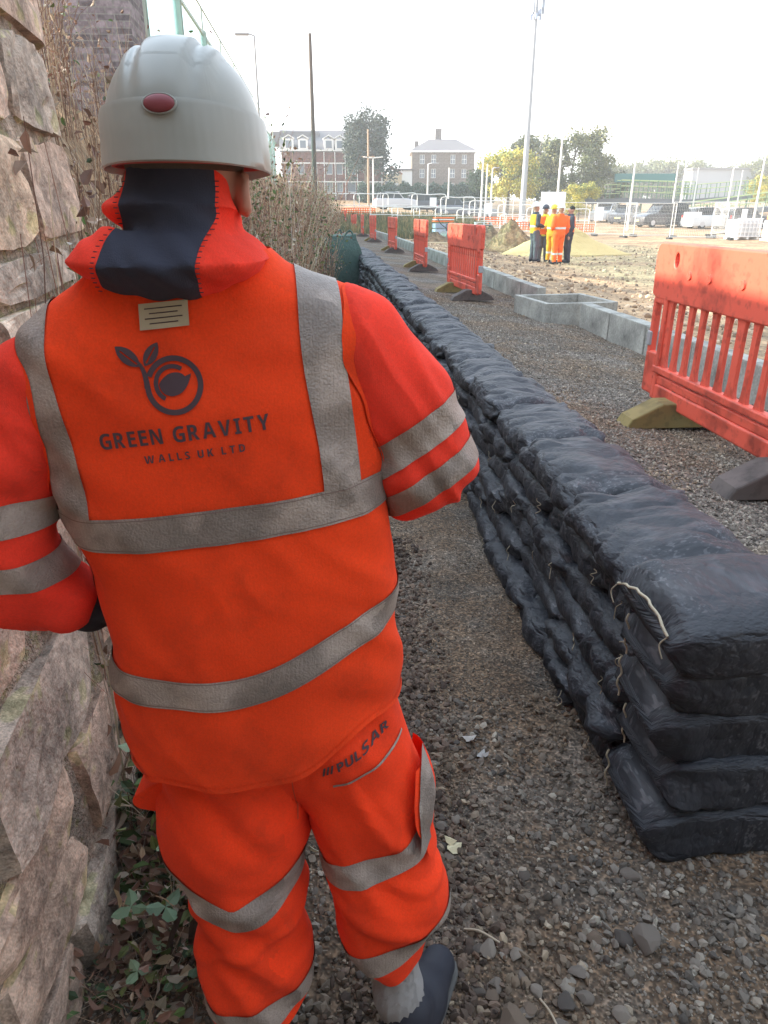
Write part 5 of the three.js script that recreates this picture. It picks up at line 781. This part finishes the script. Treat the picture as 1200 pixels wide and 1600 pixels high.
// --- poles, lamps, mast
function pole(name, label, cat, px, pTop, d, r, m, arm, group) { const t = pos(px, pTop, d), g = [t.x, GY(t.x, t.z) - .1, t.z], h = t.y - g[1], o = thing(name, label, cat, g, -YAW, group); part('post', cy(r, r * .6, h, 0, h / 2, 0, 12), m, o); if (arm) { part('arm', tb([[0, h - .02, 0], [arm * .5, h + .06, 0], [arm, h + .05, 0]], r * .5, 8, 6), m, o); part('lamp_head', rb(Math.min(.7, Math.abs(arm) * .8 + .2), .1, .24, .04, arm, h + .04, 0), mGreyPl, o); } return [o, h]; }
const mPost = M(lin(.66, .66, .64), .5, { metalness: .1 }), mWoodP = M(lin(.13, .105, .09), .9), mWoodR = M(lin(.4, .28, .19), .9);
pole('utility_pole', 'tall dark wooden utility pole rising out of the roadside bushes', 'pole', 484, 52, 36, .12, mWoodP);
pole('street_lamp', 'thin street lamp with a short arm seen over the parapet fence', 'lamp', 397, 55, 38, .07, M(lin(.3, .3, .3), .6), -.55);
{ const [o, h] = pole('utility_pole', 'brown wooden pole with a cross arm in front of the dark tree', 'pole', 575, 202, 85, .14, mWoodR); part('cross_arm', bx(1.4, .1, .1, 0, h - 2.6, 0), mWoodR, o); }
{ const [o, h] = pole('street_lamp', 'white lamp post with two heads in front of the dark tree', 'lamp', 583, 246, 80, .1, mPost); for (const s of [-1, 1]) part('lamp_head', rb(.9, .1, .25, .04, s * .55, h, 0, 0, 0, s * .1), mPost, o); }
for (const [px, t, d, a, lab] of [[669, 256, 78, .7, 'white street lamp with an arm in front of the square brick block'], [702, 262, 78, 0, 'plain white post in front of the square brick block'], [757, 212, 66, 0, 'tall white post in front of the yellow tree'], [762, 256, 72, 0, 'short white post behind the tall one by the yellow tree'], [770, 263, 70, .35, 'short white lamp post with a flat head by the yellow tree'], [881, 193, 56, 0, 'tall white post in front of the dark green tree beside the white board'], [993, 253, 58, 0, 'white post rising behind the parked dark hatchback'], [1061, 252, 75, 0, 'white post behind the large dark car'], [1072, 258, 80, 0, 'thin white post just behind another over the footbridge'], [1092, 262, 90, 0, 'thin far post over the footbridge ramp'], [1147, 262, 70, 0, 'white post above the footbridge ramp'], [1161, 266, 85, 0, 'thin far post next to the one above the ramp'], [1197, 240, 60, 0, 'white post at the far end of the footbridge ramp']]) pole('lamp_post', lab, 'post', px, t, d, .095, mPost, a);
{ const t = pos(832, -30, 62), b = grd(816, 62), o = thing('telecom_mast', 'very tall pale telecom mast with a cluster of antennas on top', 'mast', b, -YAW), h = t.y - b[1] + 1.5; part('shaft', cy(.25, .10, h, 0, h / 2, 0, 18), M(lin(.36, .38, .4), .5, { metalness: .2 }), o); const an = M(lin(.30, .34, .40), .5); for (let k = 0; k < 9; k++) { const a = k / 9 * 6.283, y = h - 2.6 + (k % 3) * 1.0; part('antenna', rb(.2, 1.8, .13, .03, Math.cos(a) * .5, y, Math.sin(a) * .5, 0, -a, 0), an, o); } for (let k = 0; k < 3; k++) part('ring', mv(new THREE.TorusGeometry(.48, .025, 5, 24), 0, h - 3.2 + k * 1.1, 0, Math.PI / 2), an, o); for (let k = 0; k < 8; k++) { const a = k * .785; part('radio_unit', rb(.16, .35, .14, .02, Math.cos(a) * .34, h - 3.7 + (k % 2) * .3, Math.sin(a) * .34), M(lin(.35, .42, .55), .5), o); } part('base', cy(.5, .45, .6, 0, .3, 0, 16), mPost, o); }
// ---------------------------------------------------------------- buildings
const brickFar = (c) => M(c, .92, { map: mBrick.map }), mTrim = M(lin(.72, .72, .7), .7), mPane = M(lin(.16, .19, .23), .2), mRoof = M(lin(.17, .16, .17), .85, { bumpMap: withRep(stBump, 1), bumpScale: .03 });
function windowAt(b, x, y, z, w, h, cross = true) { const f = part('window', [bx(w, .1, .12, x, y + h / 2, z), bx(w, .12, .2, x, y - h / 2, z + .03), bx(.1, h, .12, x - w / 2, y, z), bx(.1, h, .12, x + w / 2, y, z), ...(cross ? [bx(w - .1, .07, .09, x, y, z), bx(.07, h - .1, .088, x, y, z)] : [])], mTrim, b); part('pane', bx(w - .1, h - .1, .03, x, y, z - .02), mPane, f); return f; }
function wallWith(w, h, d, holes) { const s = new THREE.Shape(); s.moveTo(-w / 2, 0); s.lineTo(w / 2, 0); s.lineTo(w / 2, h); s.lineTo(-w / 2, h); s.closePath(); for (const [x, y, a, b] of holes) { const q = new THREE.Path(); q.moveTo(x - a / 2, y - b / 2); q.lineTo(x - a / 2, y + b / 2); q.lineTo(x + a / 2, y + b / 2); q.lineTo(x + a / 2, y - b / 2); q.closePath(); s.holes.push(q); } return boxUV(new THREE.ExtrudeGeometry(s, { depth: d, bevelEnabled: false })); }
{ // square brick block with a hipped roof
  const d = 138, e0 = pos(644, 238, d), e1 = pos(742, 238, d), w = e0.distanceTo(e1), y0 = pos(693, 318, d).y, H = e0.y - y0, o = thing('brick_block', 'square three storey brick block with hipped slate roof and chimney', 'building', [(e0.x + e1.x) / 2, y0, (e0.z + e1.z) / 2], -YAW);
  const px = w / 98, cols = [660, 678, 708, 726].map((p) => (p - 693) * px), rows = [249, 271, 293].map((p) => pos(693, p, d).y - y0), hs = []; for (const x of cols) for (const y of rows) hs.push([x, y, .85, 1.45]);
  part('wall', wallWith(w, H, .35, hs).translate(0, 0, -.35), brickFar(lin(.74, .68, .57)), o); part('side_wall', boxUV(merge([bx(.35, H, 9, -w / 2 + .176, H / 2, -4.86), bx(.35, H, 9, w / 2 - .176, H / 2, -4.86), bx(w, H, .35, 0, H / 2, -9.55)])), brickFar(lin(.74, .68, .57)), o);
  for (const [x, y] of hs) windowAt(o, x, y, -.16, .85, 1.45);
  part('eaves', bx(w + .7, .3, 10.4, 0, H + .15, -4.85), mTrim, o);
  const R = new THREE.BufferGeometry(), a = w / 2 + .35, z0 = .35, z1 = -10.05, t = 2.0, rx = w * .22, q = [[-a, 0, z0], [a, 0, z0], [a, 0, z1], [-a, 0, z1], [-rx, t, -3.6], [rx, t, -3.6], [rx, t, -6], [-rx, t, -6]]; const T = [[0, 1, 5], [0, 5, 4], [1, 2, 6], [1, 6, 5], [2, 3, 7], [2, 7, 6], [3, 0, 4], [3, 4, 7], [4, 5, 6], [4, 6, 7]]; R.setAttribute('position', new THREE.Float32BufferAttribute(T.flat().flatMap((k) => q[k]), 3)); R.computeVertexNormals(); boxUV(R); const roof = part('roof', R.translate(0, H + .3, 0), mRoof, o); part('chimney', boxUV(bx(1.1, 2.6, .9, -.7, H + 2.7, -4)), brickFar(lin(.6, .58, .56)), roof); part('chimney', boxUV(bx(.7, 1.9, .8, -w * .42, H + 1.0, -3)), brickFar(lin(.6, .58, .56)), roof);
}
{ // long brick terrace with white dormers, half hidden by the bushes
  const d = 104, e0 = pos(440, 236, d), e1 = pos(600, 236, d), w = e0.distanceTo(e1), y0 = pos(560, 322, d).y, H = e0.y - y0, o = thing('brick_terrace', 'dark red brick terrace with white bands and dormers behind the bushes', 'building', [(e0.x + e1.x) / 2, y0, (e0.z + e1.z) / 2], -YAW + .1), u = w / 160, X = (p) => (p - 520) * u;
  const hs = []; for (const p of [450, 470, 490, 514, 530, 549]) for (const y of [264, 292]) hs.push([X(p), pos(560, y, d).y - y0, p === 549 ? 1.1 : .8, 1.3]);
  part('wall', wallWith(w, H, .35, hs).translate(0, 0, -.35), brickFar(lin(.78, .40, .35)), o); part('side_wall', boxUV(merge([bx(.35, H, 8, w / 2 - .176, H / 2, -4.36), bx(w, H, .35, 0, H / 2, -8.5)])), brickFar(lin(.78, .40, .35)), o);
  for (const [x, y, a, b] of hs) windowAt(o, x, y, -.16, a, b, false);
  for (const y of [255, 284]) part('band', bx(w, .14, .08, 0, pos(560, y, d).y - y0, .041), mTrim, o); for (const p of [506, 523, 539, 558, 597]) part('downpipe', cy(.06, .06, H, X(p), H / 2, .09, 6), mTrim, o);
  const rf = part('roof', boxUV(bx(w + .5, .2, 6.2, 0, H + 1.35, -2.6, .48)), mRoof, o); part('gutter', bx(w + .4, .16, .2, 0, H + .06, .1), mTrim, rf);
  for (const p of [452, 474, 514, 531, 549]) { const dm = part('dormer', [bx(1.25, 1.3, 1.6, X(p), H + .75, -.6), bx(.9, .12, 1.8, X(p) - .36, H + 1.62, -.55, 0, 0, .5), bx(.9, .12, 1.8, X(p) + .36, H + 1.62, -.55, 0, 0, -.5)], mTrim, o); part('pane', bx(.75, .85, .04, X(p), H + .75, .215), mPane, dm); }
  const c = pos(462, 212, d); part('upper_roof', boxUV(bx(6.5, 1.5, 5, X(462), c.y - y0, -6)), mRoof, o);
}
{ // low cream house and white block between
  const d = 112, a = pos(596, 305, d), o = thing('cream_house', 'small cream gabled house beside the dark tree', 'building', a, -YAW), w = 2.9, H = pos(610, 272, d).y - a.y; part('wall', boxUV(bx(w, H, 5, w / 2, H / 2, -2.5)), M(lin(.75, .62, .42), .9), o); part('roof', [bx(w * .68, .14, 5.3, w * .27, H + .52, -2.5, 0, 0, .55), bx(w * .68, .14, 5.3, w * .74, H + .52, -2.5, 0, 0, -.55)], M(lin(.45, .2, .12), .85), o); windowAt(o, w * .3, H * .5, .03, .7, .9, false); part('door', bx(.7, 1.6, .06, w * .72, .8, .035), mTrim, o);
  const b = pos(622, 305, d + 4), q = thing('white_block', 'plain white rendered building beside the square brick block', 'building', b, -YAW), h2 = pos(630, 266, d + 4).y - b.y; part('wall', boxUV(bx(2.1, h2, 5, 1, h2 / 2, -2.5)), M(lin(.8, .8, .78), .8), q); part('roof', bx(2.4, .2, 5.3, 1, h2 + .1, -2.5), mRoof, q); windowAt(q, .7, h2 * .45, .03, .6, 1.0, false);
  const c = pos(1115, 275, 190), s = thing('warehouse', 'distant grey warehouse roof above the footbridge', 'building', [c.x, c.y - 6, c.z], -YAW); part('wall', bx(15, 7, 12, 0, 3.5, 0), M(lin(.35, .37, .4), .7), s); part('roof', bx(15.6, .5, 12.6, 0, 7.25, 0), mRoof, s);
}
// ---------------------------------------------------------------- green footbridge with ramps
{
  const d = 92, P = (px, py) => { const p = pos(px, py, d); return p; }, base = P(1020, 330), o = thing('footbridge', 'green steel footbridge with railed ramps behind the parked cars', 'bridge', [base.x, GY(base.x, base.z), base.z], -YAW), y0 = GY(base.x, base.z), K = (d * Math.cos(PITCH) + 0) , sc = P(1021, 330).distanceTo(P(1020, 330)), X = (px) => (px - 1020) * sc, Y = (py) => P(1020, py).y - y0;
  const mGr = M(lin(.10, .22, .13), .6), mDk = M(lin(.14, .15, .16), .7), mYg = M(lin(.42, .5, .22), .6);
  const ramp = (p0, q0, p1, q1, z, rail, name) => { const a = V(X(p0), Y(q0), z), b = V(X(p1), Y(q1), z), n = Math.round(a.distanceTo(b) / 1.1), ang = Math.atan2(b.y - a.y, b.x - a.x); part('deck', bx(a.distanceTo(b), .55, 1.8, (a.x + b.x) / 2, (a.y + b.y) / 2 - .28, z, 0, 0, ang), mDk, o); for (const zz of [z - .85, z + .85]) { for (let i = 0; i <= n; i++) { const t = i / n; part('post', bar([mix(a.x, b.x, t), mix(a.y, b.y, t) - .1, zz], [mix(a.x, b.x, t), mix(a.y, b.y, t) + rail, zz], .05, 5), mGr, o); } for (const k of [.35, .68, 1]) part('handrail', bar([a.x, a.y + rail * k, zz], [b.x, b.y + rail * k, zz], .045, 5), k === 1 ? mYg : mYg, o); } };
  ramp(885, 312, 962, 310, 0, 1.5); ramp(962, 309, 1075, 312, 0, 1.9); ramp(1050, 314, 1185, 303, -3, 1.6); ramp(1062, 338, 1186, 322, 2.4, 1.5);
  part('parapet', rb(X(1058) - X(962), .95, .3, .05, (X(962) + X(1058)) / 2, Y(277), -2), M(lin(.07, .20, .19), .6), o);
  for (const [px, q, z] of [[890, 318, 0], [925, 318, 0], [964, 316, 0], [1000, 316, 0], [1040, 316, 0], [1074, 316, 0], [1120, 318, -3], [1182, 306, -3], [1110, 334, 2.4], [1150, 330, 2.4]]) part('column', bar([X(px), -.5, z], [X(px), Y(q), z], .13, 8), mGr, o);
}
// ---------------------------------------------------------------- trees
function treeParts(seed, h, r0, base, cols, n, size, shape, light = .3) {
  const r = rng(seed), T = new Cloud(), L = new Cloud(), ends = [], bark = [.12, .10, .08];
  const trunk = [...Array(6)].map((_, k) => [(r() - .5) * .12 * k, h * .75 * k / 5, (r() - .5) * .12 * k]); T.stem(trunk, h * .025, h * .006, bark);
  const nb = shape === 'spire' ? 46 : 30;
  for (let i = 0; i < nb; i++) {
    const t = shape === 'spire' ? Math.pow(r(), .9) : r(), k = Math.min(4.99, t * 5), q = trunk[Math.floor(k)], a = r() * 6.283; const y = mix(base, 1, shape === 'spire' ? t * .8 : .1 + .6 * t) * h * .85;
    const prof = shape === 'spire' ? r0 * (1.02 - .55 * t) : r0 * Math.sqrt(Math.max(.1, 1 - Math.pow((t - .4) * 1.45, 2))), len = prof * (.55 + .5 * r()), up = shape === 'spire' ? 1.1 : .45 + .6 * t;
    const e = [q[0] + Math.cos(a) * len, y + len * up * .55, q[2] + Math.sin(a) * len], m = [(q[0] + e[0]) / 2, mix(y, e[1], .35), (q[2] + e[2]) / 2]; T.stem([[q[0], y, q[2]], m, e], h * .008, h * .002, bark);
    for (let s = 0; s < 4; s++) { const f = .5 + .5 * r(), c = [mix(m[0], e[0], f), mix(m[1], e[1], f) + (s ? (r() - .3) * .6 : 0), mix(m[2], e[2], f)]; ends.push([c, cols[Math.floor(r() * cols.length)], shape === 'spire' ? .5 + .3 * r() : .55 + .5 * r()]); }
  }
  for (let i = 0; i < n; i++) { const [c, col, R] = ends[Math.floor(r() * ends.length)], d = rdir(r), q = Math.pow(r(), .5) * R * r0 * .30, v = shape === 'spire' ? 1.9 : .8, dd = shape === 'spire' ? rdir(r, .6) : rdir(r), o = [c[0] + d[0] * q, c[1] + d[1] * q * v, c[2] + d[2] * q]; L.quad(o, dd, perp(dd, r), size * (.7 + .7 * r()), size * (.5 + .4 * r()), jit(col, r, .5)); }
  return [T.geo(), L.geo()];
}
const mTrunk = M(lin(1, 1, 1), .9, { vertexColors: true });
function tree(P, label, px, d, s, group, dy = 0) { const g = grd(px, d), o = thing('tree', label, 'tree', [g[0], g[1] - .1 + dy, g[2]], px * .7, group); part('trunk', P[0], mTrunk, o); part('crown', P[1], mLeaf, o); o.scale.setScalar(s); return o; }
{
  const gY = [[.55, .46, .06], [.42, .40, .07], [.22, .27, .06]], gG = [[.09, .12, .04], [.13, .16, .05], [.06, .085, .04], [.2, .2, .06]], gB = [[.035, .065, .05], [.05, .085, .06], [.03, .05, .045]];
  const tY = treeParts(301, 10, 4.4, .12, gY, 9000, .30, 'round'), tG = treeParts(302, 11, 5.0, .1, gG, 11000, .30, 'round'), tS = treeParts(303, 13, 4.6, .12, gB, 12000, .34, 'spire'), tL = treeParts(304, 9, 4, .1, [[.06, .11, .05], [.09, .14, .05]], 6000, .32, 'round'), tF = treeParts(305, 10, 5, .05, [[.13, .16, .06], [.18, .19, .06], [.10, .13, .06]], 4500, .5, 'round');
  tree(tY, 'broad tree with yellow autumn leaves behind the tall mast', 792, 88, .86); tree(tG, 'large dark green tree right of the mast behind the white board', 888, 90, .98); tree(tL, 'light green tree behind the yellow one, between brick block and mast', 766, 96, .8); tree(tG, 'rounded green tree between the yellow tree and the dark green one', 838, 97, .98);
  tree(tS, 'tall dark tree with upswept pointed branches beside the brick terrace', 573, 98, .92); tree(tL, 'bluish round tree rising above the brick terrace', 518, 128, 1.2); tree(tL, 'small round tree behind the terrace roof next to the utility pole', 488, 135, 1.15);
  tree(tY, 'low yellow green bush tree beside the tall white post', 905, 72, .42); tree(tG, 'dark bushy tree at the start of the footbridge', 938, 96, .6);
  [[965, 190, 1.25], [1000, 200, 1.4], [1035, 195, 1.35], [1065, 210, 1.5], [1100, 200, 1.2], [1135, 215, 1.4], [1170, 190, 1.3], [1205, 180, 1.45], [1240, 170, 1.4], [940, 170, 1.1]].forEach(([px, d, s]) => tree(tF, 'hazy far tree in the wood beyond the footbridge', px, d, s, 'far wood beyond the footbridge', -1.5));
  tree(tY, 'yellowing tree at the far end of the footbridge ramp', 1192, 100, .55);
  // hedge below the brick block
  const H = new Cloud(), r = rng(9), g0 = grd(560, 96), g1 = grd(770, 96); for (let i = 0; i < 9000; i++) { const t = r(), d = rdir(r), o = [mix(g0[0], g1[0], t), g0[1] + r() * 2.0 + .2 * Math.sin(t * 60), mix(g0[2], g1[2], t) + (r() - .5) * 1.2]; H.quad(o, d, perp(d, r), .34, .26, jit([.045, .09, .06], r, .5)); } const hd = thing('hedge', 'dark green clipped hedge in front of the square brick block', 'hedge', [0, 0, 0]); part('foliage', H.geo(), mLeaf, hd);
  // tawny grass on the bank below the railing
  const Q = new Cloud(), q = rng(19); for (let i = 0; i < 9000; i++) { const px = mix(505, 760, q()), d = mix(44, 56, q()), p = onDepth(px, 330, d), y = GY(p.x, p.z), h = .25 + .5 * q(); Q.quad([p.x, y - .05, p.z], [(q() - .5) * .5, .9, (q() - .5) * .5], [1, 0, 0], h, .06, jit([[.36, .27, .12], [.16, .16, .06], [.10, .12, .05]][Math.floor(q() * 3)], q, .4)); }
  stuff('grass', new THREE.Mesh(Q.geo(), mLeaf), 'tawny rough grass on the bank below the white railings', 'grass');
}
// unseen trees added behind the photographer to shade the sides facing the camera
{
  const tB = treeParts(401, 9, 4.2, .02, [[.05, .09, .035], [.08, .12, .04], [.04, .07, .03]], 9000, .42, 'round');
  for (const [X, Z, s, l] of [[-2.4, 6.5, 1.0, 'unseen dense green tree added for shade beside the stone wall behind the photographer'], [2.2, 7.2, 1.05, 'unseen dense green tree added for shade by the gravel behind the photographer'], [6.8, 8.5, .9, 'unseen dense green tree added for shade behind the gravel terrace']]) { const o = thing('tree', l, 'tree', [X, GY(X, Z) - .1, Z], X); part('trunk', tB[0], mTrunk, o); part('crown', tB[1], mLeaf, o); o.scale.set(s, s * .9, s); }
}
renderer.render(scene, camera);
